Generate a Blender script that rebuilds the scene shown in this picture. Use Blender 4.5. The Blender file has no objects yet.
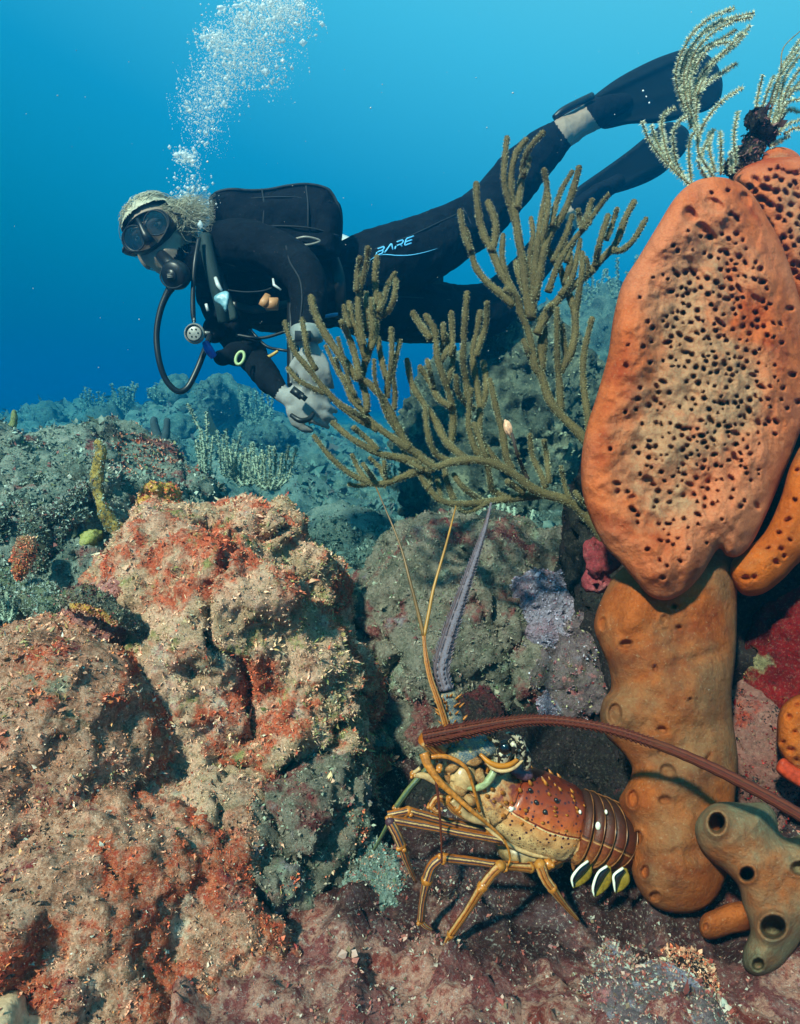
import bpy, math, random
import numpy as np
from mathutils import Vector, Matrix, geometry
from mathutils.bvhtree import BVHTree

R = math.radians
scene = bpy.context.scene
COL = scene.collection

# ------------------------------------------------------------------ camera
FOC = 693.0
PITCH = R(9.0)
CAM = Vector((0.0, 0.0, 1.0))
cam_data = bpy.data.cameras.new('camera')
cam_data.sensor_fit = 'HORIZONTAL'
cam_data.sensor_width = 36.0
cam_data.lens = 36.0 * FOC / 800.0
cam_data.clip_start = 0.02
cam_data.clip_end = 500.0
cam = bpy.data.objects.new('camera', cam_data)
cam.location = CAM
cam.rotation_euler = (R(90) - PITCH, 0, 0)
COL.objects.link(cam)
scene.camera = cam

# ------------------------------------------------------------------ water light: world
world = bpy.data.worlds.new('World')
scene.world = world
world.use_nodes = True
wn, wl = world.node_tree.nodes, world.node_tree.links
wn.clear()
w_out = wn.new('ShaderNodeOutputWorld')
w_bg = wn.new('ShaderNodeBackground')
w_tc = wn.new('ShaderNodeTexCoord')
w_dot = wn.new('ShaderNodeVectorMath'); w_dot.operation = 'DOT_PRODUCT'
w_dot.inputs[1].default_value = Vector((0.30, 0.15, 0.94)).normalized()
w_rmp = wn.new('ShaderNodeValToRGB')
w_map = wn.new('ShaderNodeMapRange')
w_map.inputs[1].default_value = -1.0; w_map.inputs[2].default_value = 1.0
cr = w_rmp.color_ramp
stops = [(0.0, (0.002, 0.035, 0.08)), (0.50, (0.001, 0.18, 0.28)), (0.60, (0.002, 0.36, 0.55)),
         (0.685, (0.015, 0.50, 0.84)), (0.78, (0.13, 0.82, 1.15)), (0.88, (0.32, 1.05, 1.25)), (1.0, (0.50, 0.95, 1.0))]
while len(cr.elements) < len(stops):
    cr.elements.new(0.5)
for e, (p, c) in zip(cr.elements, stops):
    e.position = p; e.color = (*c, 1)
wl.new(w_tc.outputs['Generated'], w_dot.inputs[0])
wl.new(w_dot.outputs['Value'], w_map.inputs[0])
wl.new(w_map.outputs[0], w_rmp.inputs[0])
wl.new(w_rmp.outputs[0], w_bg.inputs[0])
w_bg.inputs[1].default_value = 0.33
wl.new(w_bg.outputs[0], w_out.inputs[0])

# ------------------------------------------------------------------ one sun lamp, high behind the photographer's left shoulder
sun_data = bpy.data.lights.new('sun', 'SUN')
sun_data.energy = 5.0
sun_data.angle = R(3.0)
sun_data.color = (1.0, 0.80, 0.61)
sun = bpy.data.objects.new('sun', sun_data)
sun.rotation_euler = Vector((0.38, 0.63, -0.68)).to_track_quat('-Z', 'Y').to_euler()
sun.location = (-2, -3, 4)
COL.objects.link(sun)

scene.view_settings.view_transform = 'Standard'
scene.view_settings.look = 'None'
scene.view_settings.exposure = 1.1
scene.view_settings.gamma = 1.0
scene.render.engine = 'CYCLES'
scene.cycles.use_denoising = True
scene.cycles.max_bounces = 5
scene.cycles.volume_bounces = 1
scene.cycles.diffuse_bounces = 2
scene.cycles.glossy_bounces = 2
scene.cycles.transmission_bounces = 4
scene.cycles.caustics_reflective = False
scene.cycles.caustics_refractive = False

# ------------------------------------------------------------------ helpers
cp, sp = math.cos(PITCH), math.sin(PITCH)

def at(px, py, d):
    """point that the photograph shows at pixel (px, py), d metres away along the view axis"""
    x = (px - 400.0) / FOC * d
    u = (512.0 - py) / FOC * d
    return Vector((x, cp * d + sp * u, CAM.z - sp * d + cp * u))

def pm(px, d):
    return px * d / FOC

VIEW = Vector((0, cp, -sp))
UPV = Vector((0, sp, cp))
RTV = Vector((1, 0, 0))

def np_at(P):
    P = np.asarray(P, float)
    x = (P[:, 0] - 400) / FOC * P[:, 2]
    u = (512 - P[:, 1]) / FOC * P[:, 2]
    d = P[:, 2]
    return np.stack([x, cp * d + sp * u, CAM.z - sp * d + cp * u], 1)

def _hash(ix, iy, iz, s):
    h = (ix * 374761393 + iy * 668265263 + iz * 1274126177 + s * 974634777) & 0xFFFFFFFF
    h = ((h ^ (h >> 13)) * 1103515245) & 0xFFFFFFFF
    h = ((h ^ (h >> 16)) * 2654435761) & 0xFFFFFFFF
    return ((h ^ (h >> 15)) & 0xFFFFFF) / float(0xFFFFFF)

def vnoise(P, seed=0):
    """smooth value noise in -1..1"""
    F = np.floor(P).astype(np.int64)
    f = P - F
    f = f * f * f * (f * (f * 6 - 15) + 10)
    out = 0
    for dx in (0, 1):
        wx = f[:, 0] if dx else 1 - f[:, 0]
        for dy in (0, 1):
            wy = f[:, 1] if dy else 1 - f[:, 1]
            for dz in (0, 1):
                wz = f[:, 2] if dz else 1 - f[:, 2]
                out = out + wx * wy * wz * _hash(F[:, 0] + dx, F[:, 1] + dy, F[:, 2] + dz, seed)
    return out * 2 - 1

ROT = np.array([[0.36, 0.48, -0.8], [-0.8, 0.6, 0.0], [0.48, 0.64, 0.6]])

def fbm(P, octs=5, seed=0, gain=0.5, ridged=False):
    out, a, tot = 0, 1.0, 0
    for o in range(octs):
        n = vnoise(P + 17.3 * o, seed + o)
        if ridged:
            n = 1 - 2 * np.abs(n)
        out = out + a * n; tot += a
        a *= gain; P = (P @ ROT.T) * 2.03
    return out / tot

def worley(P, seed=0):
    """distance to the nearest feature point (cells of size 1)"""
    F = np.floor(P).astype(np.int64)
    best = np.full(len(P), 9.0)
    for dx in (-1, 0, 1):
        for dy in (-1, 0, 1):
            for dz in (-1, 0, 1):
                C = F + np.array([dx, dy, dz])
                q = np.stack([C[:, k] + _hash(C[:, 0], C[:, 1], C[:, 2], seed + 31 * k + 1) for k in range(3)], 1)
                best = np.minimum(best, ((P - q) ** 2).sum(1))
    return np.sqrt(best)

def tagit(o, label=None, cat=None, group=None, kind=None):
    if label: o['label'] = label
    if cat: o['category'] = cat
    if group: o['group'] = group
    if kind: o['kind'] = kind
    return o

def root(name, loc, label, cat, group=None):
    o = bpy.data.objects.new(name, None)
    o.empty_display_size = 0.05
    o.location = loc
    COL.objects.link(o)
    return tagit(o, label, cat, group)

def world_loc(o):
    v = Vector(o.location)
    while o.parent is not None:
        o = o.parent; v = v + Vector(o.location)
    return v

def mesh_obj(name, V, Fc, mats, parent=None, origin=None, uv=None, matidx=None, smooth=True, attr=None):
    """one mesh object from world-space vertices; Fc is an (n,3)/(n,4) array or a list of faces"""
    V = np.asarray(V, float)
    if parent is not None:
        pw = world_loc(parent); loc = Vector((0, 0, 0)); org = pw
    else:
        org = Vector(origin) if origin is not None else Vector(V.mean(0))
        loc = org
    V = V - np.array(org)
    me = bpy.data.meshes.new(name)
    if isinstance(Fc, np.ndarray):
        n, k = Fc.shape
        me.vertices.add(len(V)); me.vertices.foreach_set('co', V.astype(np.float32).ravel())
        me.loops.add(n * k); me.loops.foreach_set('vertex_index', Fc.astype(np.int32).ravel())
        me.polygons.add(n)
        me.polygons.foreach_set('loop_start', np.arange(0, n * k, k, dtype=np.int32))
        me.polygons.foreach_set('loop_total', np.full(n, k, dtype=np.int32))
    else:
        me.from_pydata(V.tolist(), [], [list(map(int, f)) for f in Fc])
    me.update(calc_edges=True)
    me.polygons.foreach_set('use_smooth', [smooth] * len(me.polygons))
    if uv is not None:
        lay = me.uv_layers.new(name='UVMap')
        li = np.zeros(len(me.loops), dtype=np.int32); me.loops.foreach_get('vertex_index', li)
        lay.data.foreach_set('uv', np.asarray(uv, dtype=np.float32)[li].ravel())
    if attr is not None:
        for k_, a_ in attr.items():
            at_ = me.attributes.new(k_, 'FLOAT', 'POINT')
            at_.data.foreach_set('value', np.asarray(a_, dtype=np.float32))
    if not isinstance(mats, (list, tuple)):
        mats = [mats]
    for m in mats:
        me.materials.append(m)
    if matidx is not None:
        me.polygons.foreach_set('material_index', np.asarray(matidx, dtype=np.int32))
    me.validate()
    o = bpy.data.objects.new(name, me)
    o.location = loc
    COL.objects.link(o)
    if parent is not None:
        o.parent = parent
    return o

def catmull(pts, per=6):
    """smooth a list of tuples (any width) through its points"""
    P = np.asarray(pts, float)
    if len(P) < 3:
        t = np.linspace(0, 1, per + 1)[:, None]
        return P[0] * (1 - t) + P[-1] * t
    Q = np.vstack([2 * P[0] - P[1], P, 2 * P[-1] - P[-2]])
    out = []
    for i in range(1, len(Q) - 2):
        for k in range(per):
            t = k / per
            a, b, c, d = Q[i - 1], Q[i], Q[i + 1], Q[i + 2]
            out.append(0.5 * (2 * b + (c - a) * t + (2 * a - 5 * b + 4 * c - d) * t * t + (3 * b - a - 3 * c + d) * t ** 3))
    out.append(P[-1])
    return np.array(out)

class MB:
    """collects shapes into one mesh (quads and triangles), with uv"""
    def __init__(s):
        s.v = []; s.f = []; s.uv = []; s.mi = []; s.n = 0
    def add(s, V, F, UV=None, mi=0):
        V = np.asarray(V, float)
        s.v.append(V)
        s.uv.append(np.zeros((len(V), 2)) if UV is None else np.asarray(UV, float))
        for f in F:
            s.f.append([int(i) + s.n for i in f]); s.mi.append(mi)
        s.n += len(V)
        return s
    def tube(s, C, Rr, seg=8, cap=True, mi=0, flat=1.0, up=None, round_end=0, uvl=1.0):
        """C (n,3) centres in world space, Rr radii; flat squashes the second axis"""
        C = np.asarray(C, float); n = len(C)
        Rr = np.broadcast_to(np.asarray(Rr, float), (n,)).copy()
        if round_end:
            # rounded tip: add shrinking rings past the end
            T = C[-1] - C[-2]; T = T / (np.linalg.norm(T) + 1e-9)
            ang = np.linspace(0, math.pi / 2, round_end + 2)[1:]
            C = np.vstack([C] + [C[-1] + T * Rr[-1] * math.sin(a) for a in ang])
            Rr = np.concatenate([Rr, [Rr[-1] * max(math.cos(a), 0.02) for a in ang]])
            n = len(C)
        T = np.gradient(C, axis=0); T /= (np.linalg.norm(T, axis=1)[:, None] + 1e-12)
        ref = np.array(up if up is not None else (-VIEW), float)
        N = np.zeros_like(C)
        v = ref - T[0] * ref.dot(T[0])
        if np.linalg.norm(v) < 1e-3:
            v = np.cross(T[0], [0.3, 0.1, 1])
        v /= np.linalg.norm(v)
        for i in range(n):
            v = v - T[i] * v.dot(T[i]); v /= (np.linalg.norm(v) + 1e-12)
            N[i] = v
        B = np.cross(T, N)
        a = np.linspace(0, 2 * math.pi, seg, endpoint=False)
        ring = (np.cos(a)[None, :, None] * N[:, None, :] * flat + np.sin(a)[None, :, None] * B[:, None, :]) * Rr[:, None, None]
        V = (C[:, None, :] + ring).reshape(-1, 3)
        L = np.concatenate([[0], np.cumsum(np.linalg.norm(np.diff(C, axis=0), axis=1))])
        UV = np.stack([np.tile(a / (2 * math.pi), n), np.repeat(L / (L[-1] + 1e-9) * uvl, seg)], 1)
        F = []
        for i in range(n - 1):
            for j in range(seg):
                k = (j + 1) % seg
                F.append((i * seg + j, i * seg + k, (i + 1) * seg + k, (i + 1) * seg + j))
        if cap:
            F.append(tuple(range(seg))[::-1]); F.append(tuple((n - 1) * seg + j for j in range(seg)))
        return s.add(V, F, UV, mi)
    def ball(s, c, r, seg=12, rings=8, axes=None, mi=0):
        """ellipsoid: r scalar or (a,b,c) along axes (3x3 rows, default right/view/up)"""
        r = (r, r, r) if np.isscalar(r) else r
        A = np.array(axes if axes is not None else [RTV, VIEW, UPV], float)
        V, F = [], []
        for i in range(rings + 1):
            th = math.pi * i / rings
            for j in range(seg):
                ph = 2 * math.pi * j / seg
                q = (r[0] * math.sin(th) * math.cos(ph), r[1] * math.sin(th) * math.sin(ph), r[2] * math.cos(th))
                V.append(np.array(c) + q[0] * A[0] + q[1] * A[1] + q[2] * A[2])
        for i in range(rings):
            for j in range(seg):
                k = (j + 1) % seg
                F.append((i * seg + j, (i + 1) * seg + j, (i + 1) * seg + k, i * seg + k))
        return s.add(V, F, None, mi)
    def cone(s, c, tip, r, seg=6, mi=0):
        c = np.array(c, float); tip = np.array(tip, float)
        return s.tube(np.array([c, c * 0.45 + tip * 0.55, tip]), [r, r * 0.6, r * 0.05], seg, True, mi)
    def box(s, c, h, axes=None, mi=0, bev=0.0):
        A = np.array(axes if axes is not None else [RTV, VIEW, UPV], float)
        V = []
        for x in (-1, 1):
            for y in (-1, 1):
                for z in (-1, 1):
                    V.append(np.array(c) + x * h[0] * A[0] + y * h[1] * A[1] + z * h[2] * A[2])
        return s.add(V, [(0, 1, 3, 2), (4, 6, 7, 5), (0, 4, 5, 1), (2, 3, 7, 6), (0, 2, 6, 4), (1, 5, 7, 3)], None, mi)
    def build(s, name, mats, parent=None, origin=None, smooth=True):
        return mesh_obj(name, np.vstack(s.v), s.f, mats, parent, origin, np.vstack(s.uv), s.mi, smooth)

# ------------------------------------------------------------------ material helpers
class MT:
    """small wrapper to write node materials briefly"""
    def __init__(s, name, rough=0.8, spec=0.3):
        s.m = bpy.data.materials.new(name); s.m.use_nodes = True
        s.nt = s.m.node_tree; s.n = s.nt.nodes; s.l = s.nt.links
        s.b = s.n['Principled BSDF']
        s.b.inputs['Roughness'].default_value = rough
        s.b.inputs['Specular IOR Level'].default_value = spec
        s.tc = s.n.new('ShaderNodeTexCoord')
        s.bump_in = None
    def link(s, a, b): s.l.new(a, b)
    def co(s, scale=(1, 1, 1), which='Object', loc=(0, 0, 0)):
        mp = s.n.new('ShaderNodeMapping')
        mp.inputs['Scale'].default_value = scale if not np.isscalar(scale) else (scale,) * 3
        mp.inputs['Location'].default_value = loc
        s.link(s.tc.outputs[which], mp.inputs[0])
        return mp.outputs[0]
    def noise(s, scale, detail=4, rough=0.6, loc=(0, 0, 0), dist=0.0, vec=None):
        t = s.n.new('ShaderNodeTexNoise')
        t.inputs['Scale'].default_value = scale; t.inputs['Detail'].default_value = detail
        t.inputs['Roughness'].default_value = rough; t.inputs['Distortion'].default_value = dist
        s.link(vec if vec is not None else s.co(1, loc=loc), t.inputs['Vector'])
        return t.outputs['Fac']
    def voro(s, scale, feature='F1', loc=(0, 0, 0), vec=None, out='Distance', rand=1.0):
        t = s.n.new('ShaderNodeTexVoronoi'); t.feature = feature
        t.inputs['Scale'].default_value = scale
        t.inputs['Randomness'].default_value = rand
        s.link(vec if vec is not None else s.co(1, loc=loc), t.inputs['Vector'])
        return t.outputs[out]
    def ramp(s, fac, stops, interp='LINEAR'):
        r = s.n.new('ShaderNodeValToRGB'); r.color_ramp.interpolation = interp
        cr = r.color_ramp
        while len(cr.elements) < len(stops): cr.elements.new(0.5)
        for e, (p, c) in zip(cr.elements, stops):
            e.position = p
            e.color = (*c, 1) if not np.isscalar(c) else (c, c, c, 1)
        s.link(fac, r.inputs[0])
        return r.outputs[0]
    def mix(s, fac, a, b, mode='MIX'):
        x = s.n.new('ShaderNodeMix'); x.data_type = 'RGBA'; x.blend_type = mode
        for sock, v in ((x.inputs[0], fac), (x.inputs[6], a), (x.inputs[7], b)):
            if isinstance(v, bpy.types.NodeSocket): s.link(v, sock)
            elif np.isscalar(v): sock.default_value = v
            else: sock.default_value = (*v, 1)
        return x.outputs[2]
    def math(s, op, a, b=0.0, clamp=False):
        x = s.n.new('ShaderNodeMath'); x.operation = op; x.use_clamp = clamp
        for sock, v in ((x.inputs[0], a), (x.inputs[1], b)):
            if isinstance(v, bpy.types.NodeSocket): s.link(v, sock)
            else: sock.default_value = v
        return x.outputs[0]
    def sep(s, vec):
        x = s.n.new('ShaderNodeSeparateXYZ'); s.link(vec, x.inputs[0]); return x.outputs
    def color(s, c):
        if isinstance(c, bpy.types.NodeSocket): s.link(c, s.b.inputs['Base Color'])
        else: s.b.inputs['Base Color'].default_value = (*c, 1)
        return s
    def bump(s, h, dist=0.002, strength=1.0):
        b = s.n.new('ShaderNodeBump'); b.inputs['Distance'].default_value = dist
        b.inputs['Strength'].default_value = strength
        s.link(h, b.inputs['Height'])
        if s.bump_in is not None: s.link(s.bump_in, b.inputs['Normal'])
        s.bump_in = b.outputs[0]
        s.link(b.outputs[0], s.b.inputs['Normal'])
        return s
    def attr(s, name):
        a = s.n.new('ShaderNodeAttribute'); a.attribute_name = name; return a.outputs['Fac']

def plain(name, col, rough=0.6, spec=0.3, var=0.25, scale=60, bump=0.0):
    m = MT(name, rough, spec)
    n = m.noise(scale, 4)
    m.color(m.ramp(n, [(0.3, tuple(c * (1 - var) for c in col)), (0.7, tuple(min(1, c * (1 + var)) for c in col))]))
    if bump: m.bump(n, bump)
    return m.m

def reef_color(m, base, patches, k):
    c = m.ramp(m.noise(9 * k, 10, 0.72), [(0.32 + 0.34 * i / max(1, len(base) - 1), b) for i, b in enumerate(base)])
    for i, (a, b, sc, th, off) in enumerate(patches):
        msk = m.ramp(m.noise(sc * k, 8, 0.68, loc=(off, off * 0.7, -off)), [(th, 0.0), (th + 0.06, 1.0)])
        cc = m.mix(m.ramp(m.noise(70 * k, 5, 0.7, loc=(off, 3, 1)), [(0.38, 0.0), (0.62, 1.0)]), a, b)
        c = m.mix(msk, c, cc)
    return c

TWIN = {}
def reef_mat(name, base, patches, speck=(0.55, 0.50, 0.38), speck_amt=0.5, k=1.0, bump=0.006, dark=(0.02, 0.025, 0.02), dark_amt=0.5):
    """encrusted rock: base colours, patches of crusts, fine bright and dark speckle.
    patches: list of (colour_a, colour_b, scale, threshold, offset)"""
    m = MT(name, 0.9, 0.08)
    c = reef_color(m, base, patches, k)
    f1 = m.noise(170 * k, 5, 0.75, loc=(5, 2, 8))
    c = m.mix(m.ramp(f1, [(0.53, 0.0), (0.64, speck_amt)]), c, speck)
    f2 = m.noise(120 * k, 6, 0.75, loc=(1, 9, 4))
    c = m.mix(m.ramp(f2, [(0.38, dark_amt), (0.49, 0.0)]), c, dark)
    m.color(c)
    m.bump(m.noise(45 * k, 8, 0.72), bump * 2.2)
    m.bump(m.noise(240 * k, 4, 0.8), bump * 0.5)
    TWIN[m.m.name] = (base, patches, k)
    return m.m

def growth_mat(name, rock_mat, cols, own=0.30):
    """small growths: mostly the crust colour of the rock below them, each one a little lighter or darker, some of their own colour"""
    base, patches, k = TWIN[rock_mat.name]
    m = MT(name, 0.85, 0.08)
    c = reef_color(m, base, patches, k)
    g = m.n.new('ShaderNodeNewGeometry'); rnd = g.outputs['Random Per Island']
    pal = m.ramp(rnd, [(i / len(cols), c_) for i, c_ in enumerate(cols)], 'CONSTANT')
    sel = m.math('FRACT', m.math('MULTIPLY', rnd, 37.7))
    c = m.mix(m.ramp(sel, [(own - 0.01, 1.0), (own, 0.0)]), c, pal)
    v = m.n.new('ShaderNodeMapRange'); v.inputs[3].default_value = 0.65; v.inputs[4].default_value = 1.45
    m.link(m.math('FRACT', m.math('MULTIPLY', rnd, 91.3)), v.inputs[0])
    hs = m.n.new('ShaderNodeHueSaturation'); m.link(v.outputs[0], hs.inputs['Value']); m.link(c, hs.inputs['Color'])
    m.color(hs.outputs[0])
    return m.m

# ------------------------------------------------------------------ materials of the reef
M = {}
RUST = (0.40, 0.065, 0.03); PINK = (0.66, 0.27, 0.24); CREAM = (0.78, 0.64, 0.46); OLIVE = (0.15, 0.15, 0.05)
TEAL = (0.16, 0.25, 0.22); GREY = (0.30, 0.31, 0.27); ORANGE = (0.62, 0.20, 0.05); MAROON = (0.16, 0.02, 0.025)
LAV = (0.32, 0.25, 0.34); DARK = (0.035, 0.03, 0.028); BROWN = (0.14, 0.08, 0.045); SAGE = (0.27, 0.30, 0.19)
M['bommie'] = reef_mat('mottled_reef_rock', [(0.245, 0.123, 0.076), (0.583, 0.351, 0.209), (0.850, 0.471, 0.321), (0.460, 0.179, 0.105)],
    [(RUST, (0.850, 0.179, 0.086), 5, 0.50, 2.1), (PINK, CREAM, 8, 0.57, 7.3), (OLIVE, (0.522, 0.413, 0.151), 10, 0.58, 4.9), (TEAL, GREY, 7, 0.60, 9.2)], k=1.3)
M['redrock'] = reef_mat('rust_crusted_rock', [(0.22, 0.05, 0.03), (0.66, 0.20, 0.12), (0.80, 0.42, 0.28), (0.40, 0.17, 0.10), (0.74, 0.34, 0.22), (0.46, 0.08, 0.04)],
    [((0.28, 0.25, 0.16), (0.46, 0.38, 0.26), 6, 0.62, 6.3), ((0.09, 0.09, 0.05), (0.20, 0.16, 0.09), 5, 0.61, 1.2), ((0.70, 0.18, 0.08), (0.50, 0.06, 0.03), 6, 0.50, 3.3), (MAROON, (0.34, 0.05, 0.05), 8, 0.60, 8.8), ((0.82, 0.52, 0.36), (0.84, 0.62, 0.46), 9, 0.61, 5.1)], k=1.5, speck=(0.80, 0.58, 0.44), speck_amt=0.6)
M['ridge'] = reef_mat('grey_green_reef_rock', [(0.05, 0.07, 0.06), (0.14, 0.19, 0.16), (0.26, 0.30, 0.25), (0.10, 0.10, 0.09)],
    [(MAROON, (0.34, 0.14, 0.12), 6, 0.57, 2.7), (GREY, (0.42, 0.44, 0.36), 9, 0.58, 5.1), (DARK, (0.06, 0.08, 0.07), 5, 0.58, 7.7)], k=1.2)
M['middle'] = reef_mat('dusky_reef_rock', [(0.05, 0.045, 0.035), (0.16, 0.14, 0.10), (0.28, 0.22, 0.17), (0.10, 0.09, 0.06)],
    [(MAROON, (0.30, 0.11, 0.09), 6, 0.54, 1.7), (SAGE, (0.36, 0.36, 0.28), 9, 0.58, 4.1), ((0.22, 0.15, 0.17), (0.34, 0.26, 0.27), 7, 0.60, 3.7)], k=1.3, speck=(0.46, 0.42, 0.34), speck_amt=0.4)
M['cave'] = reef_mat('shade_toned_cave_rock', [(0.0099, 0.0077, 0.0083), (0.0275, 0.0165, 0.0176), (0.0440, 0.0275, 0.0275)],
    [(MAROON, (0.0550, 0.0220, 0.0220), 6, 0.58, 1.7), (DARK, (0.0110, 0.0110, 0.0110), 4, 0.50, 4.1)], speck_amt=0.12, k=1.2)  # shadow of the hollow painted in as near-black maroon
M['pile'] = reef_mat('lavender_crusted_rock', [(0.07, 0.04, 0.05), (0.22, 0.14, 0.15), (0.13, 0.10, 0.08)],
    [(LAV, (0.50, 0.46, 0.55), 7, 0.55, 2.7), (PINK, (0.5, 0.12, 0.14), 9, 0.58, 5.5), ((0.25, 0.01, 0.01), MAROON, 10, 0.62, 8.5), ((0.3, 0.25, 0.03), OLIVE, 11, 0.65, 1.9)], k=1.4, speck_amt=0.3)
M['lilac'] = reef_mat('pale_lilac_crust', [(0.20, 0.15, 0.22), (0.36, 0.30, 0.38), (0.30, 0.16, 0.20)],
    [(PINK, (0.35, 0.15, 0.18), 12, 0.60, 2.7)], k=1.6, speck=(0.5, 0.46, 0.52), bump=0.006)
M['crimson'] = reef_mat('crimson_sponge_crust', [(0.05, 0.002, 0.003), (0.17, 0.005, 0.007), (0.28, 0.012, 0.012)],
    [((0.12, 0.09, 0.04), (0.35, 0.28, 0.14), 7, 0.58, 2.7), ((0.30, 0.12, 0.12), PINK, 6, 0.62, 5.5)], k=1.3, speck_amt=0.15, bump=0.004)
M['dusty_pink'] = reef_mat('dusty_pink_crust', [(0.14, 0.05, 0.045), (0.27, 0.11, 0.09), (0.20, 0.06, 0.05)],
    [(MAROON, RUST, 6, 0.60, 2.7)], k=1.3, speck_amt=0.15, bump=0.003)
M['farboulder'] = reef_mat('honeycombed_boulder', [(0.02, 0.03, 0.028), (0.10, 0.12, 0.09), (0.24, 0.26, 0.18)],
    [((0.26, 0.27, 0.18), (0.36, 0.36, 0.24), 6, 0.56, 2.2)], k=0.9, speck_amt=0.25, bump=0.012)
M['coralhead'] = reef_mat('pale_coral_head', [(0.04, 0.07, 0.065), (0.10, 0.15, 0.13), (0.17, 0.22, 0.18)],
    [(DARK, (0.08, 0.09, 0.08), 6, 0.58, 2.2)], k=0.9, bump=0.010)

def seabed_mat():
    m = MT('seabed_rubble', 0.9, 0.08)
    n = m.noise(5, 10, 0.74)
    c = m.ramp(n, [(0.32, (0.03, 0.05, 0.05)), (0.45, (0.10, 0.14, 0.12)), (0.55, (0.20, 0.23, 0.19)), (0.68, (0.07, 0.08, 0.07))])
    # near ground: pink and maroon crusts, purplish sand
    pk = m.ramp(m.noise(8, 9, 0.72, loc=(3, 3, 3)), [(0.34, (0.09, 0.014, 0.014)), (0.42, (0.30, 0.055, 0.04)), (0.48, (0.56, 0.27, 0.20)), (0.53, (0.22, 0.04, 0.04)), (0.60, (0.36, 0.14, 0.12)), (0.66, (0.12, 0.05, 0.05)), (0.74, (0.40, 0.33, 0.30))])
    z = m.sep(m.co(1))
    near = m.ramp(m.math('ADD', z[1], m.math('MULTIPLY', m.noise(3, 4), 0.6)), [(0.0, 1.0), (1.0, 1.0)])
    mr = m.n.new('ShaderNodeMapRange'); mr.inputs[1].default_value = 2.05; mr.inputs[2].default_value = 2.3
    mr.inputs[3].default_value = 1.0; mr.inputs[4].default_value = 0.0
    m.link(m.math('ADD', z[1], m.math('MULTIPLY', m.noise(4, 9, 0.7), 1.3)), mr.inputs[0])
    c = m.mix(mr.outputs[0], c, pk)
    shade_floor = m.ramp(m.noise(14, 8, 0.72, loc=(6, 3, 3)), [(0.36, (0.015, 0.006, 0.007)), (0.50, (0.055, 0.020, 0.020)), (0.60, (0.11, 0.06, 0.065)), (0.70, (0.035, 0.014, 0.014))])  # shade under and behind the lobster, painted into the floor colour
    m3 = m.n.new('ShaderNodeMapRange'); m3.inputs[1].default_value = 0.80; m3.inputs[2].default_value = 0.92
    m.link(m.math('ADD', z[1], m.math('MULTIPLY', m.math('SUBTRACT', m.noise(7, 9, 0.7), 0.5), 0.75)), m3.inputs[0])
    m4 = m.n.new('ShaderNodeMapRange'); m4.inputs[1].default_value = 1.9; m4.inputs[2].default_value = 1.5
    m.link(z[1], m4.inputs[0])
    c = m.mix(m.math('MULTIPLY', m.math('MULTIPLY', m3.outputs[0], m4.outputs[0]), 0.95), c, shade_floor)
    c = m.mix(m.ramp(m.noise(170, 5, 0.78, loc=(1, 2, 3)), [(0.55, 0.0), (0.66, 0.55)]), c, (0.62, 0.56, 0.50))
    c = m.mix(m.ramp(m.noise(110, 6, 0.78, loc=(7, 2, 3)), [(0.36, 0.6), (0.46, 0.0)]), c, (0.025, 0.02, 0.02))
    m.color(c)
    m.bump(m.noise(30, 9, 0.74), 0.014)
    m.bump(m.noise(230, 4, 0.8), 0.003)
    return m.m
M['seabed'] = seabed_mat()

def tuft_mat(name, cols, rough=0.75):
    m = MT(name, rough, 0.1)
    g = m.n.new('ShaderNodeNewGeometry')
    c = m.ramp(g.outputs['Random Per Island'], [(i / len(cols), c_) for i, c_ in enumerate(cols)], 'CONSTANT')
    n = m.noise(9, 5)
    c = m.mix(m.ramp(n, [(0.35, 0.0), (0.65, 0.55)]), c, m.mix(0.5, c, cols[0]))
    m.color(c)
    return m.m
PAL = {'bommie': [(0.597, 0.407, 0.220), (0.326, 0.227, 0.088), (0.651, 0.169, 0.093), (0.733, 0.473, 0.303), (0.459, 0.414, 0.290), (0.461, 0.082, 0.045)],
       'redrock': [(0.7130, 0.3255, 0.1429), (0.6900, 0.4694, 0.3500), (0.2530, 0.0401, 0.0294), (0.7590, 0.2317, 0.0777), (0.2300, 0.1930, 0.0855), (0.4830, 0.4582, 0.3844)],
       'ridge': [(0.26, 0.32, 0.27), (0.38, 0.40, 0.34), (0.10, 0.12, 0.08), (0.26, 0.10, 0.09), (0.16, 0.18, 0.09)],
       'middle': [(0.22, 0.24, 0.16), (0.32, 0.34, 0.26), (0.16, 0.05, 0.05), (0.10, 0.13, 0.06), (0.30, 0.22, 0.16)],
       'cave': [(0.05, 0.024, 0.024), (0.08, 0.055, 0.045), (0.02, 0.014, 0.014)],
       'pile': [(0.40, 0.14, 0.16), (0.44, 0.40, 0.48), (0.14, 0.14, 0.05), (0.20, 0.03, 0.03), (0.40, 0.34, 0.20)],
       'crimson': [(0.40, 0.32, 0.16), (0.50, 0.03, 0.02), (0.30, 0.22, 0.10), (0.20, 0.01, 0.01)],
       'lilac': [(0.40, 0.36, 0.44), (0.34, 0.14, 0.18), (0.28, 0.24, 0.32)],
       'farboulder': [(0.30, 0.32, 0.22), (0.12, 0.14, 0.11), (0.20, 0.22, 0.16)],
       'coralhead': [(0.16, 0.22, 0.18), (0.09, 0.12, 0.10), (0.26, 0.30, 0.24)]}
for k_, p_ in PAL.items():
    M['g_' + k_] = growth_mat(k_ + '_growth', M[k_], p_)
M['g_olive'] = growth_mat('olive_tan_growth', M['bommie'], [(0.30, 0.25, 0.11), (0.42, 0.34, 0.18), (0.20, 0.19, 0.06), (0.28, 0.26, 0.13), (0.38, 0.24, 0.10)], 0.6)
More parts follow.
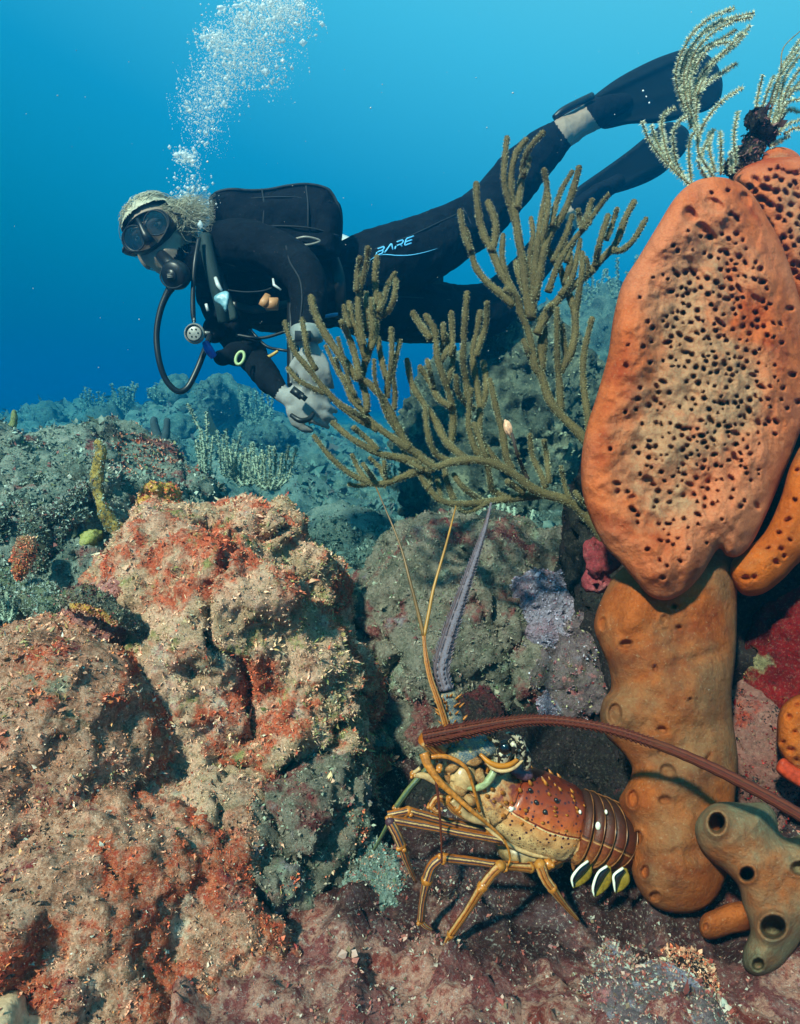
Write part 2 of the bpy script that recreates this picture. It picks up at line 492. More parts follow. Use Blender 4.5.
M['g_red'] = growth_mat('rust_growth', M['redrock'], [(0.52, 0.13, 0.06), (0.36, 0.06, 0.035), (0.60, 0.28, 0.17), (0.24, 0.04, 0.03), (0.52, 0.30, 0.20)], 0.45)
M['t_grey'] = tuft_mat('grey_green_algae', [(0.08, 0.13, 0.11), (0.16, 0.22, 0.18), (0.05, 0.07, 0.06), (0.12, 0.08, 0.07), (0.24, 0.28, 0.22), (0.07, 0.09, 0.06)])
M['t_pink'] = tuft_mat('pink_turf_algae', [(0.40, 0.13, 0.10), (0.28, 0.06, 0.05), (0.52, 0.32, 0.26), (0.14, 0.03, 0.03), (0.26, 0.12, 0.12), (0.5, 0.42, 0.34), (0.16, 0.12, 0.07), (0.34, 0.36, 0.30)])

# ------------------------------------------------------------------ rocks
import bmesh
ICO = {}
def ico(level):
    if level not in ICO:
        bm = bmesh.new(); bmesh.ops.create_icosphere(bm, subdivisions=level, radius=1.0)
        bm.verts.ensure_lookup_table()
        V = np.array([v.co[:] for v in bm.verts]); F = np.array([[v.index for v in f.verts] for f in bm.faces])
        bm.free(); ICO[level] = (V, F)
    return ICO[level]

def normals_of(V, F):
    a, b, c = V[F[:, 0]], V[F[:, 1]], V[F[:, 2]]
    fn = np.cross(b - a, c - a)
    N = np.zeros_like(V)
    for k in range(3):
        np.add.at(N, F[:, k], fn)
    return N / (np.linalg.norm(N, axis=1)[:, None] + 1e-12), fn

SURF = []       # rock surfaces kept so that growths can be set on them
def rock_shape(c, rad, roll=0, level=6, lump=(0.16, 2.2), ridge=(0.05, 6.0), fine=(0.012, 26.0), seed=0, box=1.0, pock=None, crack=(0.03, 3.5), knob=(0.02, 13.0)):
    """rad in metres (right, away, up); displacement amplitudes in metres"""
    V, F = ico(level)
    U = V.copy()
    if box != 1.0:
        U = np.sign(U) * np.abs(U) ** box
    a = R(roll)
    A0 = np.array(RTV) * math.cos(a) + np.array(UPV) * math.sin(a)
    A2 = -np.array(RTV) * math.sin(a) + np.array(UPV) * math.cos(a)
    A = np.array([A0, np.array(VIEW), A2])
    W = (U * np.array(rad)) @ A + np.array(c)
    N = V / np.array(rad); N /= np.linalg.norm(N, axis=1)[:, None]; N = N @ A
    W = W + N * (fbm(W * lump[1], 3, seed) * lump[0] * 1.6)[:, None]
    W = W + N * (fbm(W * ridge[1], 4, seed + 9, ridged=True) * ridge[0])[:, None]
    N2, _ = normals_of(W, F)
    cr_ = vnoise(W * crack[1] + 5.5 + 0.25 * fbm(W * 9, 2, seed + 3)[:, None] * 2, seed + 33)
    W = W - N2 * (crack[0] * np.exp(-(cr_ / 0.07) ** 2))[:, None]
    kb = np.clip(vnoise(W * knob[1], seed + 41), 0, 1)
    W = W + N2 * (knob[0] * kb ** 0.7)[:, None]
    if pock:
        w = worley(W * pock[1], seed)
        W = W - N2 * (np.clip(0.55 - w, 0, 1) * pock[0])[:, None]
    W = W + N2 * (fbm(W * fine[1], 4, seed + 20, gain=0.65) * fine[0] * 1.5)[:, None]
    return W, F

def make_tufts(kind, rng):
    """a few prototypes of small ragged algae: bent, uneven flat blades"""
    protos = []
    for q in range(14):
        V, F = [], []
        for b in range(rng.randint(3, 4) if kind != 'fine' else 5):
            az = rng.uniform(0, 6.28); lean = rng.uniform(0.15, 1.25)
            L = rng.uniform(0.45, 1.0); w = rng.uniform(0.16, 0.34) if kind != 'fine' else rng.uniform(0.08, 0.13)
            d = np.array([math.cos(az) * math.sin(lean), math.sin(az) * math.sin(lean), math.cos(lean)])
            s = np.cross(d, [rng.uniform(-1, 1), rng.uniform(-1, 1), rng.uniform(-1, 1)]); s /= np.linalg.norm(s)
            o = np.array([rng.uniform(-.35, .35), rng.uniform(-.35, .35), 0])
            j = lambda a: np.array([rng.uniform(-a, a) for _ in range(3)])
            n = len(V)
            V += [o, o + d * L * 0.55 + s * w + j(.08), o + d * L + j(.16), o + d * L * 0.6 - s * w * 0.8 + j(.08)]
            F += [(n, n + 1, n + 3), (n + 1, n + 2, n + 3)]
        protos.append((np.array(V), np.array(F)))
    return protos
TUFTS = {k: make_tufts(k, random.Random(i + 5)) for i, k in enumerate(('leaf', 'fine'))}

def scatter_tufts(name, W, F, count, size, mat, parent, seed=0, kind='leaf', mask=None, facing=-0.25, sink=0.15):
    rs = np.random.RandomState(seed)
    N, fn = normals_of(W, F)
    area = np.linalg.norm(fn, axis=1)
    cen = W[F].mean(1)
    tocam = np.array(CAM) - cen; tocam /= np.linalg.norm(tocam, axis=1)[:, None]
    fnn = fn / (area[:, None] + 1e-12)
    w = area * ((fnn * tocam).sum(1) > facing)
    if mask is not None:
        w = w * np.clip(mask(cen), 0, 1)
    if w.sum() <= 0: return None
    idx = rs.choice(len(F), count, p=w / w.sum())
    bc = rs.dirichlet((1, 1, 1), count)
    P = (W[F[idx]] * bc[:, :, None]).sum(1)
    n = fnn[idx] + rs.normal(0, 0.25, (count, 3)); n /= np.linalg.norm(n, axis=1)[:, None]
    t = np.cross(n, rs.normal(0, 1, (count, 3))); t /= np.linalg.norm(t, axis=1)[:, None]
    b = np.cross(n, t)
    sz = size * rs.lognormal(0, 0.42, count)
    Vs, Fs, base = [], [], 0
    pr = rs.randint(0, 14, count)
    for k, (PV, PF) in enumerate(TUFTS[kind]):
        q = np.where(pr == k)[0]
        if len(q) == 0: continue
        loc = PV - np.array([0, 0, sink])
        X = P[q][:, None, :] + sz[q][:, None, None] * (loc[None, :, 0:1] * t[q][:, None, :] + loc[None, :, 1:2] * b[q][:, None, :] + loc[None, :, 2:3] * n[q][:, None, :])
        Vs.append(X.reshape(-1, 3))
        Fs.append((PF[None] + (np.arange(len(q)) * len(PV))[:, None, None]).reshape(-1, 3) + base)
        base += len(q) * len(PV)
    o = mesh_obj(name, np.vstack(Vs), np.vstack(Fs), mat, parent, smooth=False)
    o['kind'] = 'stuff'
    return o

def rock(name, label, c, rad_px, rz, mat, cat='rock', roll=0, level=6, tufts=(), group=None, **kw):
    d = c[2]
    ctr = at(*c)
    rad = (pm(rad_px[0], d), rz, pm(rad_px[1], d))
    W, F = rock_shape(np.array(ctr), rad, roll, level, **kw)
    low = W[W[:, 2].argmin()]
    t = root(name, (ctr.x, ctr.y, float(low[2])), label, cat, group)
    o = mesh_obj('rock_body', W, F, mat, t)
    for i, (cnt, size, m, kind, mask) in enumerate(tufts):
        scatter_tufts('algae_tufts', W, F, cnt, size, m, t, seed=i * 7 + int(abs(c[0])), kind=kind, mask=mask)
    SURF.append((W, F))
    return t, W, F

def nmask(sc, th, seed=0, k=6.0):
    return lambda P: 0.03 + np.clip((fbm(P * sc, 4, seed) - th) * k, 0, 1)

# ------------------------------------------------------------------ seabed
def hill(X, Y, px, py, d, sx, sy, base=0.25):
    """height bump whose top is where the photograph shows (px, py) at depth d"""
    c = at(px, py, d)
    return (c.z - base) * np.exp(-((X - c.x) / sx) ** 2 - ((Y - c.y) / sy) ** 2)

def seabed_height(X, Y):
    z = np.full(X.shape, 0.25)
    h = np.zeros(X.shape)
    for a in [(205, 398, 9.2, 1.35, 1.6), (95, 406, 11.0, 2.1, 1.8), (290, 438, 8.0, 0.9, 1.4), (-150, 418, 10.5, 2.5, 2.6), (380, 462, 16.0, 4.5, 3.0), (240, 455, 5.2, 0.6, 0.9),
              (470, 545, 2.9, 0.55, 0.5), (340, 520, 3.1, 0.45, 0.5), (395, 530, 2.7, 0.35, 0.35), (600, 420, 9.6, 1.7, 2.0), (800, 380, 11.5, 2.8, 2.8), (560, 520, 2.7, 0.5, 0.5)]:
        h = np.maximum(h, hill(X, Y, *a))
    z = z + h
    r = np.sqrt(X * X + Y * Y)
    P = np.stack([X, Y, np.zeros_like(X)], -1).reshape(-1, 3)
    amp = np.clip((r - 1.0) / 2.5, 0.12, 1).reshape(-1)
    n = fbm(P * 1.7, 3, 3) * 0.10 * amp + fbm(P * 5.5, 4, 5, ridged=True) * 0.045 * np.clip(amp * 1.7, 0.35, 1.7) * np.clip(r.reshape(-1) / 4, 1, 3) + fbm(P * 22, 4, 8, gain=0.65) * 0.016 * np.clip(amp, 0.7, 1)
    nr = np.clip((2.0 - r) / 0.6, 0, 1).reshape(-1)
    n = n + nr * (fbm(P * 4.5, 3, 31) * 0.035 + fbm(P * 9, 4, 32, ridged=True) * 0.030 + np.clip(fbm(P * 15, 4, 33, gain=0.6), 0, 1) * 0.065 + fbm(P * 48, 3, 35, gain=0.6) * 0.010 - 0.020)
    return z + n.reshape(X.shape)

NX, NY = 310, 350
ty = np.linspace(0, 1, NY)
Yg = 0.25 + 0.5 * (np.exp(ty * 4.75) - 1) * (60 / 0.5) / (math.exp(4.75) - 1)
Yg = np.concatenate([np.linspace(-8, 0.2, 30), Yg]); NY = len(Yg)
gx = np.linspace(-1, 1, NX)
YY, XX = np.meshgrid(Yg, gx, indexing='ij')
XX = XX * (0.9 + np.abs(YY) * 0.95)
ZZ = seabed_height(XX, YY)
SV = np.stack([XX, YY, ZZ], -1).reshape(-1, 3)
ii = np.arange((NY - 1) * NX).reshape(NY - 1, NX)[:, :-1].ravel()
SF = np.stack([ii, ii + 1, ii + NX + 1, ii + NX], 1)
sea = mesh_obj('seabed', SV, SF, M['seabed'], origin=(0, 0, 0))
sea['kind'] = 'structure'
SFt = np.vstack([SF[:, [0, 1, 2]], SF[:, [0, 2, 3]]])
keep = (SV[SFt].mean(1)[:, 1] < 7)
SFn = SFt[keep]
def near_m(a, b):
    return lambda P: np.where((P[:, 1] > a) & (P[:, 1] < b), 1.0, 0.0)
o = scatter_tufts('pink_turf', SV, SFn, 20000, 0.0050, M['t_pink'], None, 3, 'leaf', lambda P: near_m(0.3, 1.6)(P) * (np.abs(P[:, 0]) < 1.0) * (0.25 + nmask(9, -0.1, 4)(P)))
tagit(o, 'short pink and maroon turf growing over the ground below the lobster', 'algae', kind='stuff')
o = scatter_tufts('seabed_turf', SV, SFn, 18000, 0.014, M['t_grey'], None, 4, 'leaf', lambda P: near_m(1.7, 7.0)(P) * (np.abs(P[:, 0]) < P[:, 1]) / (np.maximum(P[:, 1], 0.5) ** 1.2))
tagit(o, 'grey green turf and rubble growth covering the seabed behind the rocks', 'algae', kind='stuff')
o = scatter_tufts('far_reef_growth', SV, SFt[(SV[SFt].mean(1)[:, 1] > 4.5) & (SV[SFt].mean(1)[:, 1] < 15)], 14000, 0.05, M['t_grey'], None, 5, 'leaf', lambda P: (np.abs(P[:, 0]) < P[:, 1] * .7) / np.maximum(P[:, 1], 0.5))
tagit(o, 'blurred low coral growth covering the far slopes', 'coral', kind='stuff')

def ground_z(x, y):
    return float(seabed_height(np.array([[x]]), np.array([[y]]))[0, 0])

# ------------------------------------------------------------------ the rocks
def right_of(px, soft=40):
    """mask that grows towards the right of image column px"""
    def f(P):
        q = P - np.array(CAM)
        d = q @ np.array(VIEW); x = 400 + FOC * q[:, 0] / d
        return np.clip((x - px) / soft, 0.05, 1)
    return f

rock('mottled_boulder', 'big mottled boulder crusted in rust red and cream, filling the middle of the left side',
     (238, 690, 1.42), (158, 178), 0.32, M['bommie'], roll=8, level=7, seed=11, crack=(0.055, 3.0), lump=(0.11, 2.4), ridge=(0.05, 5.5), fine=(0.014, 28.0),
     tufts=[(14000, 0.0048, M['g_bommie'], 'leaf', None), (8000, 0.0062, M['g_bommie'], 'fine', None), (5500, 0.0075, M['g_olive'], 'fine', right_of(240, 110)), (6000, 0.0051, M['g_red'], 'leaf', nmask(4, 0.10, 8)), (1200, 0.009, M['g_olive'], 'fine', right_of(200, 160))])
rock('rust_red_boulder', 'rust red boulder low at the left with orange and pink crusts, beside the sandy corner',
     (95, 985, 1.06), (205, 195), 0.26, M['redrock'], roll=-6, level=7, seed=23, lump=(0.07, 3.4), ridge=(0.035, 7.5), fine=(0.011, 34.0),
     tufts=[(9000, 0.0040, M['g_redrock'], 'leaf', None), (5000, 0.0048, M['g_redrock'], 'fine', None), (3600, 0.0043, M['g_red'], 'leaf', nmask(6, 0.05, 2)), (1500, 0.005, M['g_cave'], 'leaf', nmask(5, 0.15, 12))])
rock('low_saddle_rock', 'brown and pink crusted hump joining the mottled boulder and the rust red boulder', (165, 800, 1.22), (110, 70), 0.20, M['bommie'], level=6, seed=37, lump=(0.05, 4.0), ridge=(0.03, 8.0), fine=(0.010, 32.0),
     tufts=[(5000, 0.0055, M['g_bommie'], 'fine', None), (3000, 0.0043, M['g_red'], 'leaf', nmask(6, 0.05, 2))])
rock('shaded_olive_boulder', 'dark olive grey rock wedged between the mottled boulder and the rust red boulder',
     (275, 895, 1.14), (100, 120), 0.18, M['middle'], roll=20, level=6, seed=31, lump=(0.09, 3.6), ridge=(0.04, 8.0), fine=(0.012, 30.0),
     tufts=[(5000, 0.0055, M['g_middle'], 'leaf', None), (4000, 0.0055, M['g_bommie'], 'leaf', nmask(6, -0.05, 5))])
rock('orange_flecked_rock', 'lumpy rock with orange and cream flecks at the left edge, above the rust red boulder',
     (38, 755, 1.12), (125, 124), 0.20, M['redrock'], level=6, seed=41, lump=(0.045, 4.2), ridge=(0.03, 8.0), fine=(0.010, 30.0),
     tufts=[(6000, 0.0048, M['g_redrock'], 'leaf', None), (4000, 0.0058, M['g_bommie'], 'fine', nmask(5, 0.0, 5)), (600, 0.010, M['g_olive'], 'fine', nmask(5, 0.1, 15))])
rock('teal_grey_ridge', 'broad teal grey rock ridge with dark hollows in the upper left, under the rope sponges',
     (55, 600, 1.75), (215, 142), 0.35, M['ridge'], level=7, seed=52, lump=(0.11, 2.8), ridge=(0.06, 5.5), fine=(0.012, 30.0),
     tufts=[(14000, 0.009, M['g_ridge'], 'leaf', None)])
rock('red_topped_ridge', 'rocky crest with red algae on top, behind the yellow stick sponge',
     (122, 540, 2.05), (92, 100), 0.30, M['ridge'], level=6, seed=57, lump=(0.06, 3.0), ridge=(0.04, 6.0), fine=(0.012, 30.0),
     tufts=[(4500, 0.010, M['g_ridge'], 'leaf', None), (3000, 0.0078, M['g_red'], 'leaf', nmask(4, 0.05, 9))])
rock('dusky_round_boulder', 'rounded dusky green and maroon boulder in the middle, directly behind the upright antennae',
     (475, 632, 1.75), (120, 108), 0.28, M['middle'], level=7, seed=63, lump=(0.09, 2.8), ridge=(0.04, 6.5), fine=(0.013, 28.0),
     tufts=[(8000, 0.0055, M['g_middle'], 'leaf', None), (5000, 0.007, M['g_middle'], 'fine', None)])
rock('lavender_crusted_rock', 'knobbly maroon rock with lavender and pink crusts, left of the orange column sponge',
     (590, 668, 1.55), (78, 100), 0.22, M['pile'], level=6, seed=71, lump=(0.11, 4.0), ridge=(0.05, 8.0), fine=(0.012, 30.0),
     tufts=[(6500, 0.0055, M['g_pile'], 'leaf', None)])
rock('lilac_rock', 'pale lilac crusted lump of rock just right of the round dusky boulder',
     (548, 616, 1.50), (34, 44), 0.07, M['lilac'], roll=15, level=6, seed=75, lump=(0.035, 7), ridge=(0.022, 14.0), fine=(0.010, 44.0), tufts=[(3500, 0.005, M['g_lilac'], 'leaf', None)])
rock('pale_pink_rock', 'small pale pink and lilac lump below the lilac rock, beside the orange column sponge',
     (566, 680, 1.43), (30, 22), 0.05, M['lilac'], level=5, seed=77, lump=(0.03, 8), ridge=(0.02, 14.0), fine=(0.009, 44.0), tufts=[(1800, 0.005, M['g_lilac'], 'leaf', None)])
rock('cave_back_rock', 'rock painted in dark maroon shade at the back of the hollow behind the lobster',
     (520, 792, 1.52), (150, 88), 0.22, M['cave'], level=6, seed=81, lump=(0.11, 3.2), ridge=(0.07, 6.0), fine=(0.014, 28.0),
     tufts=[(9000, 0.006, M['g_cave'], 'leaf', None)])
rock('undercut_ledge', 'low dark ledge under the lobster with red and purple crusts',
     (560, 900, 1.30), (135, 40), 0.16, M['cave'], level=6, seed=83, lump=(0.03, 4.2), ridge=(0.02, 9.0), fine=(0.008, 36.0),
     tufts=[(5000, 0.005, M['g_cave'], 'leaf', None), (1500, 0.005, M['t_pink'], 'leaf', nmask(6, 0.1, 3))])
rock('teal_floor_rock', 'small teal grey rock with pale flecks below the lobster legs, left of their tips',
     (365, 915, 1.13), (60, 60), 0.09, M['ridge'], level=6, seed=85, lump=(0.025, 5), ridge=(0.018, 10.0), fine=(0.008, 36.0),
     tufts=[(4500, 0.0045, M['g_ridge'], 'leaf', None), (600, 0.0039, M['g_red'], 'leaf', nmask(6, 0.2, 3))])
rock('crimson_wall_rock', 'upright rock at the right edge coated in crimson crust, behind the orange sponges',
     (800, 660, 1.34), (85, 165), 0.22, M['crimson'], level=6, seed=91, lump=(0.03, 4.0), ridge=(0.018, 9.0), fine=(0.006, 34.0),
     tufts=[(2500, 0.0045, M['g_crimson'], 'leaf', nmask(7, 0.12, 3))])
rock('dusty_pink_rock', 'smooth dusty pink slab between the column sponge and the right picture edge',
     (752, 755, 1.22), (42, 75), 0.09, M['dusty_pink'], level=6, seed=95, lump=(0.02, 5.0), ridge=(0.008, 9.0), fine=(0.003, 34.0), tufts=[(1500, 0.0045, M['g_cave'], 'leaf', nmask(6, -0.1, 5)), (700, 0.0045, M['g_crimson'], 'leaf', None)])
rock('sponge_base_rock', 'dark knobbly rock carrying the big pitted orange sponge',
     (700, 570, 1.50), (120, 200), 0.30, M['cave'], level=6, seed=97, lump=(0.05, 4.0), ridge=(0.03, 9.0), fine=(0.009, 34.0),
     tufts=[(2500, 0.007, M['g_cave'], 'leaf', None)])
rock('honeycombed_boulder', 'large dark honeycombed boulder behind the branching sea rods',
     (505, 462, 3.3), (98, 134), 0.65, M['farboulder'], cat='boulder', roll=-8, level=7, seed=101, lump=(0.08, 2.0), ridge=(0.05, 4.0), fine=(0.022, 16.0), pock=(0.13, 13.0), crack=(0.05, 6), knob=(0.03, 16), tufts=[(5000, 0.012, M['g_farboulder'], 'leaf', None)])
rock('far_blue_ridge', 'far bluish rock mass between the sea rods and the orange sponge',
     (598, 432, 7.0), (92, 125), 1.3, M['coralhead'], cat='boulder', level=6, seed=107, lump=(0.28, 1.6), ridge=(0.14, 3.5), fine=(0.05, 12.0), pock=(0.16, 8.0), knob=(0.08, 5), tufts=[(4000, 0.02, M['g_coralhead'], 'leaf', None)])
heads = [(210, 403, 4.8, 12, 11), (160, 455, 3.4, 17, 12), (262, 432, 4.5, 20, 12), (128, 428, 5.4, 26, 14), (60, 428, 6.4, 24, 12), (310, 462, 5.2, 30, 16),
         (345, 548, 2.9, 34, 16), (300, 500, 3.6, 25, 14), (402, 500, 5.0, 28, 14), (335, 480, 4.6, 18, 10), (395, 560, 2.6, 40, 18), (440, 540, 2.8, 26, 12), (225, 458, 4.0, 26, 13), (555, 540, 2.5, 34, 16)]
hl = ['small round dark coral head on the crest below the diver', 'low coral head near the tall finger sponge', 'flattened coral lump on the hill beside the pale sea rods', 'broad grey lump on the far crest at the left',
      'faint far lump on the horizon at the far left', 'wide low coral lump on the slope below the diver hands', 'low algae covered mound right of the mottled boulder top', 'small mound just behind the top of the mottled boulder',
      'far lump under the left tips of the lower sea rod', 'small lump on the far slope above the mottled boulder', 'wide low mound left of the round dusky boulder', 'small mound touching the foot of the honeycombed boulder',
      'grey lump below the small round coral head', 'mound between the honeycombed boulder and the orange sponge']
for i, (px, py, d, a, b) in enumerate(heads):
    if d > 3.3: d *= 1.6
    rock('coral_mound', hl[i], (px, py + b * 0.4, d), (a, b), pm(a, d), M['coralhead'], cat='coral head', level=5, seed=120 + i, lump=(0.10 * d / 4, 3.4), ridge=(0.05, 7.0), fine=(0.024, 18.0), knob=(0.04, 9), group='coral heads on the far slope',
         tufts=[(600, 0.018, M['g_coralhead'], 'leaf', None)])

# many small blurred coral lumps on the far slope: copies of three
rh = np.random.RandomState(31); base_h = []
LBL = 'one of the small blurred coral lumps strewn over the far slope below the diver'
for i in range(46):
    d = rh.uniform(3.6, 13); x = rh.uniform(60, 440); X_ = (x - 400) / FOC * d
    Y_ = d; g = ground_z(X_, Y_); sc = rh.uniform(.6, 1.5) * (0.05 + 0.017 * d)
    if i < 3:
        W_, F_ = rock_shape(np.array([X_, Y_, g]), (.1, .1, .08), 0, 4, lump=(.05, 8), ridge=(.03, 16), fine=(.012, 40), seed=300 + i, crack=(.01, 8), knob=(.02, 20))
        r0 = root('coral_lump', (X_, Y_, g), LBL, 'coral', 'small coral lumps on the far slope'); b0 = mesh_obj('lump_body', W_, F_, M['coralhead'], r0); base_h.append((r0, b0))
        r0.scale = (sc * 10,) * 3
    else:
        r1, b1 = base_h[i % 3]; r2 = r1.copy(); COL.objects.link(r2); b2 = b1.copy(); COL.objects.link(b2); b2.parent = r2
        r2.location = (X_, Y_, g); r2.rotation_euler = (0, 0, rh.uniform(0, 6.28)); s_ = sc * 10; r2.scale = (s_ * rh.uniform(.8, 1.3), s_, s_ * rh.uniform(.7, 1.2))

# ------------------------------------------------------------------ sponges: solid lobes with real pits
def resample(P, step):
    P = np.asarray(P, float)
    Q = catmull([tuple(P[-1])] + [tuple(p) for p in P] + [tuple(P[0]), tuple(P[1])], 10)
    Q = Q[10:-10]                 # one closed turn
    seg = np.linalg.norm(np.diff(Q, axis=0), axis=1); L = np.concatenate([[0], np.cumsum(seg)])
    n = int(L[-1] / step); t = np.linspace(0, L[-1], n, endpoint=False)
    return np.stack([np.interp(t, L, Q[:, 0]), np.interp(t, L, Q[:, 1])], 1)

def poly_dist(P, O):
    """distance to outline O and inside flag"""
    A, B = O, np.roll(O, -1, axis=0)
    dist = np.empty(len(P)); ins = np.empty(len(P), bool)
    for s in range(0, len(P), 4000):
        p = P[s:s + 4000][:, None, :]
        ab = (B - A)[None]; t = ((p - A[None]) * ab).sum(2) / ((ab ** 2).sum(2) + 1e-12)
        t = np.clip(t, 0, 1)[:, :, None]
        dist[s:s + 4000] = np.sqrt((((A[None] + ab * t) - p) ** 2).sum(2).min(1))
        x, y = p[:, :, 0], p[:, :, 1]
        c = ((A[None, :, 1] > y) != (B[None, :, 1] > y)) & (x < (B[None, :, 0] - A[None, :, 0]) * (y - A[None, :, 1]) / (B[None, :, 1] - A[None, :, 1] + 1e-12) + A[None, :, 0])
        ins[s:s + 4000] = c.sum(1) % 2 == 1
    return dist, ins

def lobe(name, outline, depth, front, rim, back, mat, parent, step=2.0, pits=(), oscula=(), lump=(0.006, 0.02), seed=0, ridges=(), dip=0.0):
    """solid lobe: outline as the photo shows it at its depth, front / back bulge in metres, rim = rounding width in px.
    pits: (x, y, r, deep_m, stretch, angle); oscula: (x, y, rx, ry, rim_m, deep_m, width)"""
    O = resample(outline, step)
    lo, hi = O.min(0), O.max(0)
    rs = np.random.RandomState(seed)
    gx_, gy_ = np.meshgrid(np.arange(lo[0], hi[0], step), np.arange(lo[1], hi[1], step * 0.87))
    gx_[1::2] += step / 2
    G = np.stack([gx_.ravel(), gy_.ravel()], 1) + rs.uniform(-0.15, 0.15, (gx_.size, 2)) * step
    dist, ins = poly_dist(G, O)
    k = ins & (dist > step * 0.55)
    G, dist = G[k], dist[k]
    # extra rings close to the rim keep its rounding smooth
    n = len(O)
    pts = [Vector(p) for p in np.vstack([O, G])]
    edges = [(i, (i + 1) % n) for i in range(n)]
    r = geometry.delaunay_2d_cdt(pts, edges, [], 1, 1e-4)
    V2 = np.array([v[:] for v in r[0]]); F = np.array([f for f in r[2] if len(f) == 3])
    d2, _ = poly_dist(V2, O)
    onb = d2 < 1e-3
    # fix winding (towards the camera)
    a, b, c = V2[F[:, 0]], V2[F[:, 1]], V2[F[:, 2]]
    cr = (b[:, 0] - a[:, 0]) * (c[:, 1] - a[:, 1]) - (b[:, 1] - a[:, 1]) * (c[:, 0] - a[:, 0])
    F[cr > 0] = F[cr > 0][:, ::-1]
    q = np.clip(d2 / rim, 0, 1); prof = np.sqrt(np.clip(1 - (1 - q) ** 2, 0, 1))
    D0 = depth(V2[:, 0], V2[:, 1]) if callable(depth) else np.full(len(V2), depth)
    P3 = np_at(np.stack([V2[:, 0], V2[:, 1], D0], 1))
    h = front * prof + lump[0] * fbm(P3 / lump[1] * 0.35, 3, seed) * prof + lump[0] * 0.35 * fbm(P3 / lump[1] * 1.6, 3, seed + 4) * prof
    if dip:
        e_ = np.clip((d2 - rim * 0.55) / (rim * 0.75), 0, 1); h = h - dip * e_ * e_ * (3 - 2 * e_)
    for (x0, y0, x1, y1, w, hh) in ridges:
        ab = np.array([x1 - x0, y1 - y0]); t = np.clip(((V2 - [x0, y0]) @ ab) / (ab @ ab), 0, 1)
        dd = np.linalg.norm(V2 - ([x0, y0] + t[:, None] * ab), axis=1)
        h = h + hh * np.exp(-(dd / w) ** 2)
    hole = np.zeros(len(V2))
    for (x, y, rr, dp, st, an) in pits:
        ca, sa = math.cos(an), math.sin(an)
        dx, dy = V2[:, 0] - x, V2[:, 1] - y
        m = (np.abs(dx) < rr * 4 * st) & (np.abs(dy) < rr * 4 * st)
        u = (dx[m] * ca + dy[m] * sa) / st; v = -dx[m] * sa + dy[m] * ca
        rad = np.sqrt(u * u + v * v) / rr
        g = 1 / (1 + np.exp((rad - 1) / 0.13))
        hole[m] = np.maximum(hole[m], g * dp - 0.0012 * np.exp(-((rad - 1.6) / 0.4) ** 2))
    for (x, y, rx, ry, rm, dp, wd) in oscula:
        dx, dy = (V2[:, 0] - x) / rx, (V2[:, 1] - y) / ry
        rad = np.sqrt(dx * dx + dy * dy)
        h = h + rm * np.exp(-((rad - 1.15) / wd) ** 2) * (rad > 0)
        hole = np.maximum(hole, dp / (1 + np.exp((rad - 0.92) / 0.07)))
    h = h - hole * np.clip(d2 / 4, 0, 1)
    h[onb] = 0
    front_V = np_at(np.stack([V2[:, 0], V2[:, 1], D0 - h], 1))
    bi = np.where(~onb)[0]
    back_V = np_at(np.stack([V2[bi, 0], V2[bi, 1], D0[bi] + back * prof[bi]], 1))
    mp = np.arange(len(V2)); mp[bi] = len(V2) + np.arange(len(bi))
    FB = mp[F][:, ::-1]
    W = np.vstack([front_V, back_V]); Fall = np.vstack([F, FB])
    ri = np.clip((d2 - rim * 0.35) / (rim * 0.9), 0, 1)
    return mesh_obj(name, W, Fall, mat, parent, attr={'rim_in': np.concatenate([ri, ri[bi] * 0.5])})

def sponge_mat(name, base, dark, shade_tint, shade_amt=0.6, shade_scale=7, shade_th=0.5, off=0.0, grain=300, rim=False):
    m = MT(name, 0.75, 0.12)
    n = m.noise(16, 6, 0.6, loc=(off, 1, 2))
    c = m.ramp(n, [(0.35, dark), (0.55, base), (0.75, tuple(min(1, x * 1.25) for x in base))])
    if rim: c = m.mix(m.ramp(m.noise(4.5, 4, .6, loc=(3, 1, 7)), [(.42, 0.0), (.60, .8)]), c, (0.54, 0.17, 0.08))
    f = m.ramp(m.noise(shade_scale, 6, 0.62, loc=(off, 5, off)), [(shade_th - 0.05, 0.0), (shade_th + 0.09, shade_amt)])  # flash shadow painted into the sponge colour as mottled dull patches
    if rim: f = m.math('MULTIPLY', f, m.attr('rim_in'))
    c = m.mix(f, c, m.mix(m.ramp(m.noise(55, 5, 0.7), [(0.4, 0.0), (0.6, 1.0)]), shade_tint, tuple(x * 0.7 for x in shade_tint)))
    c = m.mix(m.ramp(m.noise(grain, 3, 0.7), [(0.40, 0.30), (0.52, 0.0)]), c, dark)
    c = m.mix(m.ramp(m.noise(grain * 0.8, 3, 0.7, loc=(9, 9, 9)), [(0.60, 0.0), (0.70, 0.35)]), c, (0.42, 0.28, 0.17))
    m.color(c)
    m.bump(m.noise(40, 8, 0.68), 0.007)
    m.bump(m.noise(260, 4, 0.8), 0.0016)
    m.b.inputs['Subsurface Weight'].default_value = 0.0
    return m.m
M['ear'] = sponge_mat('orange_sponge_with_painted_shade', (0.48, 0.105, 0.030), (0.30, 0.040, 0.010), (0.42, 0.25, 0.14), 0.80, 7.5, 0.44, rim=True)
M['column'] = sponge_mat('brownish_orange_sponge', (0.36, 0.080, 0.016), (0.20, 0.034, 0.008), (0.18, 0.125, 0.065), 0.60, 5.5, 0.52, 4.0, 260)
M['tubes'] = sponge_mat('grey_green_tube_sponge', (0.3480, 0.0931, 0.0270), (0.1885, 0.0463, 0.0147), (0.19, 0.175, 0.105), 0.85, 5.0, 0.42, 7.0, 240)
